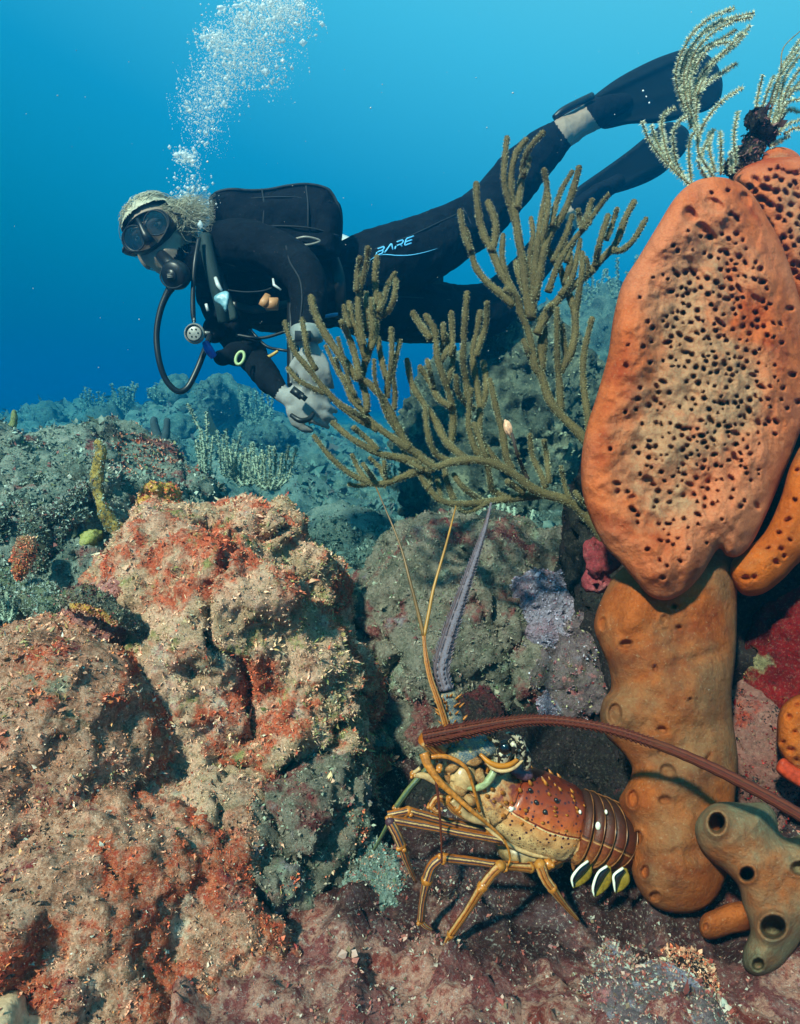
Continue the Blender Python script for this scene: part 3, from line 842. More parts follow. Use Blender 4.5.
M['lobe'] = sponge_mat('bright_orange_sponge', (0.4930, 0.0978, 0.0113), (0.2755, 0.0451, 0.0068), (0.2900, 0.1980, 0.0800), 0.4, 8, 0.56, 2.0)

def pit_field(poly, n, rmin, rmax, seed, dp=0.016, sep=2.1, weight=None):
    rs = np.random.RandomState(seed); poly = np.array(poly, float)
    lo, hi = poly.min(0), poly.max(0); out = []
    tries = 0
    while len(out) < n and tries < 60000:
        tries += 1
        p = rs.uniform(lo, hi)
        if not poly_dist(p[None], poly)[1][0]: continue
        if weight is not None and rs.rand() > weight(*p): continue
        r = rs.uniform(rmin, rmax) * (1.25 if rs.rand() < 0.12 else 1)
        if any((p[0] - q[0]) ** 2 + (p[1] - q[1]) ** 2 < ((r + q[2]) * sep * 0.5 + 1.5) ** 2 for q in out): continue
        st = 1.0 if rs.rand() < 0.72 else rs.uniform(1.4, 2.1)
        out.append((p[0], p[1], r, dp * rs.uniform(0.7, 1.2), st, rs.uniform(-0.3, 1.3)))
    return out

t = root('elephant_ear_sponge', at(660, 610, 1.02), 'huge upright orange sponge ear riddled with dark pits at the right', 'sponge')
ear = [(712, 177), (736, 181), (753, 195), (766, 216), (782, 245), (797, 290), (808, 340), (809, 400), (797, 440), (781, 480), (766, 515), (752, 543), (739, 556), (727, 556), (718, 549), (702, 574),
       (686, 591), (668, 600), (650, 596), (635, 580), (620, 562), (604, 545), (591, 520), (583, 495), (581, 465), (586, 430), (597, 395), (608, 355), (613, 320), (622, 285), (640, 255), (658, 225), (675, 198), (692, 183)]
inner = [(705, 200), (735, 200), (758, 230), (780, 280), (795, 340), (795, 410), (775, 465), (755, 510), (735, 540), (712, 540), (690, 560), (670, 570), (645, 545), (640, 500), (632, 460), (628, 420), (640, 380), (636, 340), (645, 300), (665, 260), (685, 220)]
EO = np.array(ear, float)
pits = pit_field(ear, 380, 0.9, 2.5, 5, 0.020, 2.1, lambda x, y: (0.06 + np.clip((poly_dist(np.array([[x, y]]), EO)[0][0] - 20) / 45, 0, 1)) * (0.22 + 0.78 * np.clip((x - 625) / 120, 0, 1)) if poly_dist(np.array([[x, y]]), EO)[0][0] > 10 else 0)
pits += [(626, 366, 2.6, .012, 1, 0), (628, 345, 1.6, .01, 1, 0), (648, 480, 3.6, .016, 1.5, 0.3), (632, 498, 3, .014, 1.4, 0), (690, 215, 6, .016, 1.3, 1), (702, 228, 5, .014, 1.4, 0.5), (714, 205, 6, .012, 1.6, 0.4), (745, 200, 5, .014, 1.5, 1.2)]
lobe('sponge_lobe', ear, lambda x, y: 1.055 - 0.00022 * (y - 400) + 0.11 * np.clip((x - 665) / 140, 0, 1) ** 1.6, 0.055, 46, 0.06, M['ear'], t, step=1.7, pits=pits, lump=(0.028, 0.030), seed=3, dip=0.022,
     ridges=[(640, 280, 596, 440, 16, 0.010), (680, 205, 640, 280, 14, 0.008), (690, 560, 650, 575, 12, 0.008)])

t = root('pitted_rear_sponge', at(770, 330, 1.3), 'rounded pink orange sponge with dark pits, rising behind the top of the giant sponge ear', 'sponge')
rear = [(733, 182), (742, 168), (760, 160), (785, 157), (820, 160), (850, 190), (865, 300), (880, 600), (840, 650), (815, 610), (809, 420), (801, 325), (780, 280), (765, 240), (750, 205)]
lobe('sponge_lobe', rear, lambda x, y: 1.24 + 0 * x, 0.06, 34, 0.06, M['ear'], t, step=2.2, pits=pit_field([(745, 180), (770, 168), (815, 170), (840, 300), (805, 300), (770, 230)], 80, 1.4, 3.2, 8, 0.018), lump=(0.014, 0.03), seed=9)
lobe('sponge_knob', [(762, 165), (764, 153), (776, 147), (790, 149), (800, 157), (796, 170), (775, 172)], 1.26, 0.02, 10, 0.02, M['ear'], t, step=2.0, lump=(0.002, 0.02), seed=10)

t = root('hanging_sponge_lobe', at(760, 590, 1.05), 'bright orange sponge tongue hanging at the right edge below the pitted ear', 'sponge')
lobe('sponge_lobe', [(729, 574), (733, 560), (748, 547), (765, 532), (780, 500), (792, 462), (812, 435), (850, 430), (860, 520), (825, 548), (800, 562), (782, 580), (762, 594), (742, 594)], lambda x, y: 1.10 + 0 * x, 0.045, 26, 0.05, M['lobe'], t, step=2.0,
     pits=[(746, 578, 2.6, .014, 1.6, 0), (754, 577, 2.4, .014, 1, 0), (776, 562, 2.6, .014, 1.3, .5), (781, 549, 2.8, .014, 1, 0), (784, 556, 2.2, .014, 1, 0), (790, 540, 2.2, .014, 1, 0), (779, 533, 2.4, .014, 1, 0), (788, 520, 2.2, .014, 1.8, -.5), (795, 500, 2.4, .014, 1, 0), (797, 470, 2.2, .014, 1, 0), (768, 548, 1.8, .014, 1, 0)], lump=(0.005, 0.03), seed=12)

t = root('column_sponge', at(680, 912, 1.1), 'tall brownish orange sponge column with round vents down its left side, under the ear', 'sponge')
colm = [(618, 572), (602, 598), (594, 625), (601, 648), (609, 668), (611, 688), (603, 700), (600, 716), (606, 736), (620, 750), (632, 768), (627, 785), (619, 800), (622, 816), (629, 830), (632, 848), (632, 872), (640, 892),
        (653, 906), (672, 913), (696, 912), (715, 900), (728, 872), (732, 840), (735, 800), (738, 760), (733, 722), (732, 690), (736, 650), (737, 600), (734, 556), (690, 545), (650, 552)]
osc = [(615, 714, 7, 11, 0.005, 0.014, 0.25), (633, 799, 5.5, 9, 0.006, 0.016, 0.28), (638, 838, 5, 7.5, 0.005, 0.014, 0.28), (645, 872, 4.5, 7, 0.005, 0.016, 0.28), (655, 896, 6, 5, 0.005, 0.014, 0.28), (664, 620, 4, 6, 0.004, 0.004, 0.3), (603, 624, 4, 7, 0.003, 0.006, 0.3)]
cp_ = [(674, 606, 2.4, .012, 1, 0), (679, 628, 2.8, .012, 1, 0), (626, 644, 3.6, .014, 1.7, -.1), (662, 730, 3.2, .012, 1.5, .2), (662, 753, 2.8, .010, 1.6, .3), (668, 772, 6.5, .018, 1.2, .6), (665, 800, 4.0, .012, 1.5, 0), (690, 700, 2.0, .01, 1, 0), (655, 668, 2.2, .01, 1.4, 1.3), (706, 762, 2.2, .016, 4.5, 2.05)]
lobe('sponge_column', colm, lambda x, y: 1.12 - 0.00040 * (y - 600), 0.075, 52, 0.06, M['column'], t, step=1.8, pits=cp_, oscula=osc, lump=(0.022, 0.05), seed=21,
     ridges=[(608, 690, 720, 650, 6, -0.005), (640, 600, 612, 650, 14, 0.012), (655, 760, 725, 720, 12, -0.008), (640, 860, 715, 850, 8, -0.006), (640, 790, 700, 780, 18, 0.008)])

t = root('branching_tube_sponge', at(765, 975, 0.95), 'grey green and orange tube sponge with four open vents, low in the right corner', 'sponge')
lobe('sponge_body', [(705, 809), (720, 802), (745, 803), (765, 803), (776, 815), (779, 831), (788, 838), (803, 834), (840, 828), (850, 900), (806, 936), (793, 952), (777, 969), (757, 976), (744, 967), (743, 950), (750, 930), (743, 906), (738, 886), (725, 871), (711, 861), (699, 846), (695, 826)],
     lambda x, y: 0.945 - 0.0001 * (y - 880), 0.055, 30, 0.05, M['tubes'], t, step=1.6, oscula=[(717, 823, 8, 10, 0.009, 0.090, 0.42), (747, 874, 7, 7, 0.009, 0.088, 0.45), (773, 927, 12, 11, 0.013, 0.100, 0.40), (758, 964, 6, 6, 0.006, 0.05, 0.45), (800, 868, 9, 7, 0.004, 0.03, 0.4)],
     lump=(0.008, 0.03), seed=25)
lobe('sponge_bud', [(699, 926), (703, 915), (715, 909), (730, 903), (746, 902), (756, 915), (750, 930), (732, 934), (716, 939), (704, 938)], 0.96, 0.028, 15, 0.03, M['column'], t, step=1.6, oscula=[(706, 927, 3, 4, 0.003, 0.012, 0.4)], lump=(0.004, 0.03), seed=27)

t = root('small_round_sponge', at(800, 785, 1.1), 'small round orange sponge with few dark pits cut by the right edge', 'sponge')
lobe('sponge_body', [(777, 742), (778, 716), (786, 702), (802, 694), (850, 690), (860, 790), (812, 784), (793, 770), (782, 757)], 1.08, 0.04, 22, 0.04, M['lobe'], t, step=2.0,
     pits=[(783, 742, 2.4, .012, 1, 0), (789, 717, 2.6, .012, 1, 0), (791, 750, 3, .012, 1.4, .4), (795, 732, 2.2, .012, 1, 0), (797, 705, 2.2, .012, 1, 0), (797, 760, 2.6, .012, 1, 0)], lump=(0.004, 0.03), seed=31)
lobe('red_crust_skirt', [(776, 770), (783, 758), (800, 768), (850, 780), (850, 800), (810, 792), (788, 781)], 1.06, 0.012, 7, 0.02, plain('scarlet_crust', (0.45, 0.04, 0.012), 0.6, var=.35, scale=150), t, step=2.0, lump=(0.005, 0.01), seed=33)

rock('maroon_knob_sponge', 'glossy maroon and pink knob at the left foot of the big orange ear sponge', (597, 560, 1.22), (17, 36), 0.03,
     reef_mat('maroon_knob', [(0.10, 0.01, 0.015), (0.35, 0.05, 0.06), (0.5, 0.16, 0.17)], [], k=1.5, speck_amt=0.15, bump=0.003), cat='sponge', level=5, seed=141, lump=(0.03, 12), ridge=(0.012, 20.0), fine=(0.004, 44.0))

# ------------------------------------------------------------------ sea rods and sea plumes
def rod_mat(name, a, b, grain=420):
    m = MT(name, 0.8, 0.2)
    c = m.ramp(m.noise(14, 5), [(0.35, a), (0.65, b)])
    c = m.mix(m.ramp(m.voro(grain), [(0.25, 0.6), (0.55, 0.0)]), c, tuple(x * 0.45 for x in a))
    m.color(c); m.bump(m.voro(grain), 0.0012)
    return m.m
M['rod'] = rod_mat('brown_sea_rod_skin', (0.095, 0.070, 0.030), (0.155, 0.120, 0.052))
M['rod_polyps'] = tuft_mat('golden_polyps', [(0.30, 0.30, 0.17), (0.17, 0.15, 0.08), (0.48, 0.49, 0.33), (0.10, 0.08, 0.04)])
M['plume'] = rod_mat('plume_axis', (0.16, 0.11, 0.05), (0.26, 0.20, 0.10))
M['plume_polyps'] = tuft_mat('pale_plume_polyps', [(0.62, 0.66, 0.48), (0.50, 0.54, 0.36), (0.72, 0.76, 0.62)])
M['pale_rod'] = rod_mat('pale_green_rod', (0.30, 0.36, 0.26), (0.46, 0.52, 0.40))
M['grey_rod'] = rod_mat('grey_green_rod', (0.16, 0.21, 0.16), (0.28, 0.33, 0.26))

def fuzz(mb, C, Rr, dens, length, width, rs, mi=1, lean=0.25, fork=False):
    """tiny pointed polyps standing off a tube; dens per metre of length"""
    C = np.asarray(C); seg = np.linalg.norm(np.diff(C, axis=0), axis=1); L = np.concatenate([[0], np.cumsum(seg)])
    n = int(L[-1] * dens)
    if n < 3: return
    t = rs.uniform(0, L[-1], n)
    P = np.stack([np.interp(t, L, C[:, k]) for k in range(3)], 1)
    r = np.interp(t, L, Rr)
    T = np.gradient(C, axis=0); T /= np.linalg.norm(T, axis=1)[:, None] + 1e-12
    Tt = np.stack([np.interp(t, L, T[:, k]) for k in range(3)], 1)
    d = rs.normal(0, 1, (n, 3)); d -= Tt * (d * Tt).sum(1)[:, None]; d /= np.linalg.norm(d, axis=1)[:, None]
    dd = d + Tt * rs.normal(0, lean, (n, 1)); dd /= np.linalg.norm(dd, axis=1)[:, None]
    s = np.cross(dd, rs.normal(0, 1, (n, 3))); s /= np.linalg.norm(s, axis=1)[:, None]
    ln = length * rs.uniform(0.6, 1.25, (n, 1))
    base = P + d * r[:, None] * 0.9
    A = base - s * width * 0.5; B = base + s * width * 0.5; E = base + dd * ln
    V = np.stack([A, B, E], 1).reshape(-1, 3)
    mb.add(V, np.arange(3 * n).reshape(-1, 3), None, mi)

def branch(name, path, d, r_tip, r_base, parent, rs, mats, dens, plen, pw, wob=0.05, per=6, seg=9):
    """path from tip to base, in photo pixels"""
    P = catmull(path, per)
    n = len(P); u = np.linspace(0, 1, n)                      # 0 at the tip
    off = rs.uniform(-wob, wob) * (1 - u) ** 1.3 + rs.uniform(-0.3, 0.3) * wob * np.sin(u * 5)
    dd = d + off
    C = np_at(np.stack([P[:, 0], P[:, 1], dd], 1))[::-1]       # base -> tip
    rr = 0.80 * (r_tip + (r_base - r_tip) * u ** 1.2) * (1 + 0.07 * np.sin(u * 37 + rs.rand() * 6) + 0.06 * np.sin(u * 17 + rs.rand() * 6))
    Rr = (rr * dd / FOC)[::-1]
    mb = MB(); mb.tube(C, Rr, seg, True, 0, round_end=3)
    Ce = np.vstack([C, C[-1] + (C[-1] - C[-2]) / np.linalg.norm(C[-1] - C[-2]) * Rr[-1] * 0.8])
    fuzz(mb, Ce, np.append(Rr, Rr[-1] * 0.5), dens, plen, pw, rs, 1)
    return mb.build(name, mats, parent)

rs5 = np.random.RandomState(55)
UP = [  # (path tip->base, r_tip, r_base)
    ([(506, 290), (516, 297), (521, 313), (529, 334), (535, 366), (541, 375), (549, 399), (560, 414), (576, 430), (588, 444), (600, 462), (614, 484), (634, 512), (654, 540)], 4.2, 7.2),
    ([(592, 319), (586, 342), (583, 364), (584, 391), (588, 418), (589, 440)], 3.6, 4.6),
    ([(557, 309), (557, 334), (557, 356), (559, 379), (561, 412)], 3.4, 4.6),
    ([(542, 244), (554, 259), (562, 273), (567, 290), (574, 309), (575, 334), (570, 354), (560, 372)], 4.2, 5.0),
    ([(562, 326), (564, 344), (567, 358)], 3.4, 4.0), ([(524, 341), (529, 354), (535, 368)], 3.6, 4.6),
    ([(537, 285), (534, 301), (531, 320)], 4.0, 4.6), ([(541, 320), (543, 334), (542, 350), (540, 370)], 6.0, 6.6),
    ([(507, 138), (505, 157), (504, 182), (510, 204), (516, 227), (518, 240)], 3.4, 4.2),
    ([(526, 140), (516, 154), (511, 176), (512, 201), (516, 219), (519, 240), (523, 266), (526, 290), (530, 318)], 3.8, 5.6),
    ([(543, 133), (531, 146), (524, 161), (523, 178)], 3.4, 4.0), ([(522, 177), (520, 189), (517, 208)], 3.8, 4.2), ([(530, 158), (528, 165), (524, 174)], 2.2, 2.6),
    ([(476, 184), (478, 210), (483, 233), (491, 249), (499, 268), (509, 286), (518, 302)], 3.8, 5.4),
    ([(488, 202), (495, 221), (495, 240), (491, 251)], 4.0, 4.4),
    ([(460, 211), (463, 229), (466, 240), (471, 251)], 3.2, 3.4), ([(465, 229), (471, 251), (476, 268), (488, 283), (500, 293), (514, 306)], 3.4, 4.8),
    ([(503, 235), (502, 255), (505, 272), (512, 290)], 3.2, 3.8),
    ([(544, 170), (547, 189), (542, 214), (538, 240), (535, 266), (533, 290), (532, 318)], 3.4, 5.4),
    ([(548, 195), (547, 216), (542, 240), (536, 262)], 3.6, 4.4),
    ([(579, 168), (572, 193), (562, 216), (551, 232), (544, 251), (539, 276), (535, 300)], 4.0, 5.0),
    ([(572, 172), (562, 189), (555, 208), (552, 226)], 2.8, 3.4),
    ([(563, 239), (570, 258), (568, 273), (566, 284)], 4.0, 4.4),
    ([(582, 253), (582, 273), (578, 298), (575, 320)], 3.4, 4.0), ([(580, 240), (576, 262), (571, 280), (560, 296)], 3.2, 4.0),
    ([(574, 242), (570, 250), (566, 262)], 3.0, 3.4), ([(608, 195), (594, 214), (582, 229)], 3.0, 3.2),
    ([(634, 202), (625, 219), (617, 241), (609, 252), (599, 262), (587, 275), (573, 286), (556, 302), (545, 317), (537, 334)], 3.8, 5.6),
    ([(646, 219), (634, 239), (622, 250), (611, 250)], 3.4, 4.0), ([(608, 216), (601, 238), (597, 255), (596, 266)], 3.6, 4.2),
    ([(617, 209), (611, 228), (606, 240)], 3.0, 3.4), ([(592, 200), (587, 216), (582, 230)], 3.2, 3.6), ([(578, 210), (580, 222), (583, 230)], 2.8, 3.2),
    ([(590, 222), (582, 231), (572, 242), (562, 256), (555, 272), (548, 292)], 3.0, 4.2), ([(572, 216), (567, 232), (560, 248), (553, 262)], 3.2, 3.8), ([(531, 218), (533, 236), (530, 256), (529, 280)], 2.8, 3.6),
    ([(586, 258), (588, 268), (584, 280)], 2.8, 3.2), ([(516, 262), (519, 276), (524, 292)], 3.0, 3.6), ([(551, 305), (546, 312), (541, 322)], 4.0, 4.6)]
t = root('branching_sea_rod', at(606, 470, 1.26), 'tall brown branching sea rod fanning upward before the diver legs', 'sea rod', 'branching sea rods')
for pth, a, b in UP:
    branch('rod_branch', pth, 1.26, a * 0.95, b, t, rs5, [M['rod'], M['rod_polyps']], 7500, 0.0034, 0.0010)
LOW = [
    ([(421, 458), (435, 467), (452, 462), (475, 460), (495, 464), (515, 475), (530, 487), (545, 494), (565, 500), (580, 510), (594, 525), (604, 540)], 4.6, 6.8),
    ([(421, 477), (430, 490), (440, 500), (455, 504), (477, 503), (500, 500), (525, 497), (545, 494)], 3.6, 5.2), ([(458, 509), (467, 512), (480, 507), (490, 501)], 2.6, 3.2),
    ([(427, 472), (430, 480), (428, 489)], 3.0, 3.2), ([(436, 477), (439, 487), (441, 498)], 2.6, 3.0), ([(445, 470), (447, 482), (454, 500)], 3.2, 4.2), ([(454, 475), (462, 486), (474, 496), (482, 501)], 3.6, 4.2),
    ([(474, 424), (481, 442), (487, 462), (490, 480), (493, 490), (506, 498)], 3.6, 4.4), ([(490, 380), (496, 408), (502, 430), (506, 455), (512, 472)], 3.6, 5.0),
    ([(487, 303), (486, 324), (481, 340), (476, 356)], 3.4, 3.8), ([(480, 312), (477, 332), (473, 350), (474, 368), (478, 392), (480, 408), (479, 436), (487, 450), (500, 466)], 3.4, 5.0),
    ([(483, 362), (486, 380), (485, 398), (481, 408)], 3.4, 3.8), ([(471, 390), (469, 410), (469, 428), (475, 448), (484, 460)], 3.4, 4.2),
    ([(467, 293), (465, 316), (464, 336), (463, 360), (466, 380), (468, 400)], 3.6, 4.2), ([(456, 376), (458, 392), (466, 403), (474, 410)], 3.4, 3.8),
    ([(426, 316), (435, 332), (437, 356), (443, 376), (449, 394), (453, 416), (452, 436), (449, 448)], 3.8, 4.6), ([(413, 313), (420, 324), (431, 339)], 3.8, 4.4), ([(443, 324), (443, 340), (441, 352)], 2.8, 3.2),
    ([(444, 333), (448, 348), (440, 362)], 3.6, 4.0), ([(451, 312), (452, 328), (452, 344), (449, 356)], 3.2, 3.4), ([(454, 347), (452, 366), (447, 384)], 3.0, 3.8),
    ([(407, 360), (412, 384), (424, 404), (436, 422), (445, 440), (457, 452), (468, 461)], 3.6, 5.0), ([(420, 367), (430, 382), (438, 398), (451, 407)], 3.6, 4.0), ([(427, 360), (430, 372), (434, 388)], 2.6, 3.2),
    ([(425, 405), (426, 422), (430, 442), (437, 455), (450, 461)], 3.2, 4.0),
    ([(530, 435), (532, 455), (540, 472), (546, 488)], 3.0, 4.0), ([(544, 441), (547, 460), (549, 484)], 3.0, 3.4), ([(508, 482), (514, 486), (524, 492)], 4.0, 4.6), ([(561, 467), (565, 487), (570, 500)], 2.4, 2.8), ([(575, 492), (583, 503), (588, 514)], 3.0, 3.4),
    ([(285, 322), (288, 334), (295, 352), (308, 368), (320, 384), (334, 399), (346, 410), (360, 420), (378, 430)], 3.0, 4.2), ([(302, 319), (305, 336), (308, 354), (316, 370)], 3.0, 3.6), ([(288, 368), (298, 380), (312, 388), (324, 393)], 2.8, 3.4),
    ([(311, 297), (314, 310), (320, 325), (331, 343), (342, 358), (356, 378)], 4.2, 5.0), ([(342, 322), (350, 340), (356, 360), (360, 380)], 3.8, 4.4), ([(349, 303), (352, 320), (359, 336), (366, 358)], 4.0, 4.6), ([(344, 306), (346, 316), (350, 328)], 3.2, 3.4),
    ([(370, 311), (373, 326), (371, 344), (366, 362)], 3.8, 4.4), ([(366, 358), (362, 380), (366, 396), (367, 412)], 4.4, 4.2),
    ([(368, 248), (366, 266), (360, 288), (358, 308), (361, 332), (364, 345)], 3.4, 4.0), ([(360, 258), (357, 276), (357, 292)], 3.2, 3.6), ([(377, 257), (375, 276), (376, 294), (377, 310), (375, 335), (370, 350)], 3.6, 4.0),
    ([(395, 273), (388, 284), (384, 298), (378, 312)], 2.8, 3.2), ([(396, 280), (394, 298), (389, 310), (379, 318)], 3.2, 3.6), ([(366, 293), (366, 310), (367, 330)], 2.8, 3.0), ([(371, 299), (372, 314), (374, 326)], 2.8, 3.0), ([(380, 294), (381, 306), (378, 318)], 3.0, 3.2),
    ([(326, 346), (335, 366), (345, 384), (352, 400), (366, 414)], 2.2, 3.2), ([(338, 338), (345, 365), (352, 390), (360, 404)], 2.2, 2.8), ([(336, 358), (342, 376), (356, 396)], 2.0, 2.6),
    ([(378, 338), (380, 352), (384, 370), (389, 384)], 3.2, 3.8), ([(391, 329), (392, 350), (391, 368), (388, 384), (387, 398)], 3.2, 3.8), ([(400, 341), (397, 354), (393, 374), (395, 392), (394, 410)], 2.8, 3.2),
    ([(356, 378), (368, 383), (380, 395), (388, 408), (398, 428), (409, 449)], 4.0, 5.2), ([(346, 376), (356, 400), (368, 418), (384, 432), (408, 448), (420, 456), (432, 466)], 3.0, 6.0), ([(374, 360), (375, 380), (380, 396), (386, 414), (396, 430)], 2.2, 2.6),
    ([(340, 404), (360, 416), (376, 426)], 3.4, 4.0), ([(333, 423), (348, 436), (364, 446), (380, 454), (400, 458), (422, 463)], 3.6, 5.0), ([(354, 428), (366, 438), (378, 450)], 3.4, 3.6),
    ([(314, 436), (326, 452), (340, 466), (354, 476), (368, 482), (382, 484), (400, 478), (416, 472), (434, 468)], 2.8, 5.0), ([(352, 455), (358, 468), (366, 480)], 2.6, 3.2), ([(363, 464), (370, 474), (376, 484)], 2.8, 3.4), ([(370, 458), (380, 468), (386, 480)], 2.6, 3.2), ([(384, 462), (385, 472), (387, 482)], 2.6, 3.0), ([(349, 484), (358, 486), (372, 484), (386, 486)], 2.4, 3.2),
    ([(400, 440), (404, 452), (410, 462), (424, 470)], 2.6, 3.2)]
t = root('branching_sea_rod', at(606, 545, 1.20), 'low brown branching sea rod spreading left from the foot of the sponge ear', 'sea rod', 'branching sea rods')
for pth, a, b in LOW:
    branch('rod_branch', pth, 1.20, a * 0.95, b, t, rs5, [M['rod'], M['rod_polyps']], 7500, 0.0031, 0.0010)
branch('dead_twig', [(512, 434), (516, 450), (521, 464), (528, 480)], 1.19, 2.0, 2.8, t, rs5, [plain('dark_twig', (0.05, 0.03, 0.025), 0.8), M['rod_polyps']], 1500, 0.003, 0.001)
snail = MB(); snail.ball(at(508, 428, 1.18), (0.0075, 0.006, 0.014), 14, 10, [RTV * 0.95 + UPV * 0.25, VIEW, UPV * 0.95 - RTV * 0.25]); snail.tube([at(505, 420, 1.178), at(507, 428, 1.172), at(511, 438, 1.176)], [.002, .004, .002], 8)
o = snail.build('reef_snail', plain('pale_apricot_shell', (0.70, 0.38, 0.24), 0.4, var=.4, scale=200)); tagit(o, 'tiny pale apricot snail on a dark twig of the low sea rod', 'snail')

PL1 = [[(734, 8), (710, 18), (694, 32), (684, 48), (677, 66), (676, 80), (680, 96), (686, 112), (692, 128)], [(754, 13), (736, 17), (716, 24), (700, 36), (688, 56), (684, 76), (686, 98), (692, 118)],
       [(732, 22), (714, 32), (698, 48), (690, 66), (687, 86), (692, 110)], [(750, 26), (736, 44), (720, 56), (708, 66), (698, 82), (694, 98), (694, 116)], [(736, 30), (720, 40), (704, 48), (694, 64), (690, 84), (691, 104)],
       [(730, 42), (712, 46), (700, 60), (692, 80), (692, 100)], [(752, 17), (738, 20), (722, 22), (706, 32)], [(742, 32), (728, 48), (716, 60), (704, 72), (697, 90)], [(726, 52), (714, 62), (704, 78), (698, 94)],
       [(736, 64), (720, 74), (706, 84), (698, 98), (696, 116), (697, 130)], [(742, 88), (726, 98), (712, 112), (702, 128), (698, 142)], [(722, 20), (706, 30), (692, 46), (683, 62), (681, 82), (685, 102)],
       [(688, 116), (677, 124), (673, 140), (677, 164), (686, 180)], [(675, 108), (664, 114), (662, 128), (668, 156), (677, 171)], [(642, 122), (650, 142), (664, 160), (680, 176), (696, 190)], [(651, 125), (657, 142), (666, 160)],
       [(698, 128), (690, 140), (689, 160), (692, 186)], [(714, 130), (704, 148), (700, 160)], [(710, 132), (710, 152), (715, 172)], [(720, 132), (721, 150), (721, 174)], [(692, 118), (697, 132), (699, 154), (709, 170), (716, 182)],
       [(738, 112), (734, 136), (736, 166)], [(731, 152), (732, 174)], [(697, 160), (704, 174), (712, 184)]]
t = root('sea_plume', at(705, 195, 1.13), 'pale green feathery sea plume bending right, above the top of the giant sponge ear', 'sea plume', 'feathery sea plumes')
for p in PL1:
    branch('plume_branch', p, 1.13, 1.0, 1.5, t, rs5, [M['plume'], M['plume_polyps']], 6200, 0.0053, 0.0013, wob=0.04, seg=6)
PL2 = [[(763, 75), (758, 96), (756, 118), (760, 138)], [(774, 76), (766, 96), (760, 120), (763, 140)], [(800, 40), (788, 58), (780, 72), (778, 90), (770, 114), (767, 138)], [(808, 46), (792, 66), (784, 80), (780, 100), (773, 122), (768, 140)],
       [(804, 88), (788, 92), (780, 110), (772, 126)], [(806, 99), (788, 102), (780, 118), (772, 132)], [(800, 112), (787, 110), (778, 124), (770, 138)], [(799, 120), (786, 125), (777, 134)], [(789, 136), (780, 141), (770, 146)], [(779, 100), (778, 124), (771, 142)],
       [(812, 55), (798, 72), (788, 88), (782, 106)], [(812, 68), (798, 84), (788, 98)], [(800, 48), (788, 64), (776, 84), (770, 104)], [(810, 130), (796, 128), (784, 134)]]
t = root('sea_plume', at(768, 160, 1.26), 'pale green sea plume cut by the right picture edge, behind the rear pitted sponge', 'sea plume', 'feathery sea plumes')
for p in PL2:
    branch('plume_branch', p, 1.26, 1.0, 1.5, t, rs5, [M['plume'], M['plume_polyps']], 6200, 0.0053, 0.0013, wob=0.04, seg=6)
branch('bare_wire', [(804, 28), (788, 42), (782, 52), (781, 68)], 1.26, 0.6, 0.8, t, rs5, [M['plume'], M['plume_polyps']], 100, 0.002, 0.001)
W_, F_ = rock_shape(np.array(at(754, 142, 1.25)), (pm(7, 1.25), 0.013, pm(25, 1.25)), -12, 5, lump=(0.032, 17), ridge=(0.02, 34), fine=(0.005, 60), seed=7)
t = root('dark_algae_clump', at(757, 170, 1.25), 'dark reddish brown clump of algae standing between the two pale sea plumes', 'algae')
mesh_obj('clump_core', W_, F_, M['cave'], t)
scatter_tufts('clump_tufts', W_, F_, 1400, 0.006, tuft_mat('dark_mauve_algae', [(0.16, 0.06, 0.06), (0.07, 0.04, 0.04), (0.22, 0.13, 0.12), (0.10, 0.08, 0.04)]), t, 3)

def small_rods(label, px, py, d, h, n, spread, mat, polyps, seed, r=1.2, name='small_sea_rod', group='small sea rods on the far slope', paths=None):
    rs = np.random.RandomState(seed)
    if d > 3.9: d *= 1.6
    t = root(name, at(px, py, d), label, 'sea rod', group)
    if paths is None:
        paths = []
        for i in range(n):
            u = (i - (n - 1) / 2) / max(1, n - 1) if n > 1 else 0
            hh = h * rs.uniform(0.65, 1.05); dx = u * spread
            tip = (px + dx * 1.1 + rs.uniform(-2, 2), py - hh)
            paths.append([tip, (px + dx * 0.95 + rs.uniform(-1, 1), py - hh * 0.6), (px + dx * 0.75, py - hh * 0.25), (px + dx * 0.2, py)])
    for p in paths:
        branch('rod_branch', p, d, r, r * 1.25, t, rs, [mat, polyps], 2600 / d, 0.0035 * d, 0.0022 * d, per=4, seg=6, wob=0.03 * d)
    return t
G_, Q_ = M['grey_rod'], M['plume_polyps']
PP = tuft_mat('dull_green_polyps', [(0.26, 0.30, 0.22), (0.36, 0.40, 0.30), (0.18, 0.22, 0.16)])
small_rods('tall thin pale forked sea rod left of the round coral clump on the slope', 207, 480, 2.7, 0, 0, 0, M['pale_rod'], PP, 1, 1.1,
           paths=[[(188, 404), (195, 420), (203, 440), (205, 480)], [(206, 412), (207, 435), (206, 480)], [(213, 436), (211, 455), (210, 480)], [(200, 436), (202, 458), (203, 482)], [(196, 440), (199, 462), (203, 484)], [(178, 470), (190, 474), (200, 482)]])
small_rods('bushy pale grey sea rod in the middle of the slope below the diver', 245, 486, 2.8, 44, 9, 36, M['pale_rod'], PP, 2, 1.3)
small_rods('wide grey sea rod with curved tips right of the bushy one, above the mottled boulder', 270, 490, 2.6, 48, 9, 46, M['pale_rod'], PP, 3, 1.5)
small_rods('slender faint sea rod between the tall thin one and the bushy one', 228, 478, 3.2, 46, 5, 20, M['grey_rod'], PP, 4, 1.0)
small_rods('faint feathery sea rod on the far left crest', 92, 410, 6.0, 22, 6, 22, M['grey_rod'], PP, 5, 0.8)
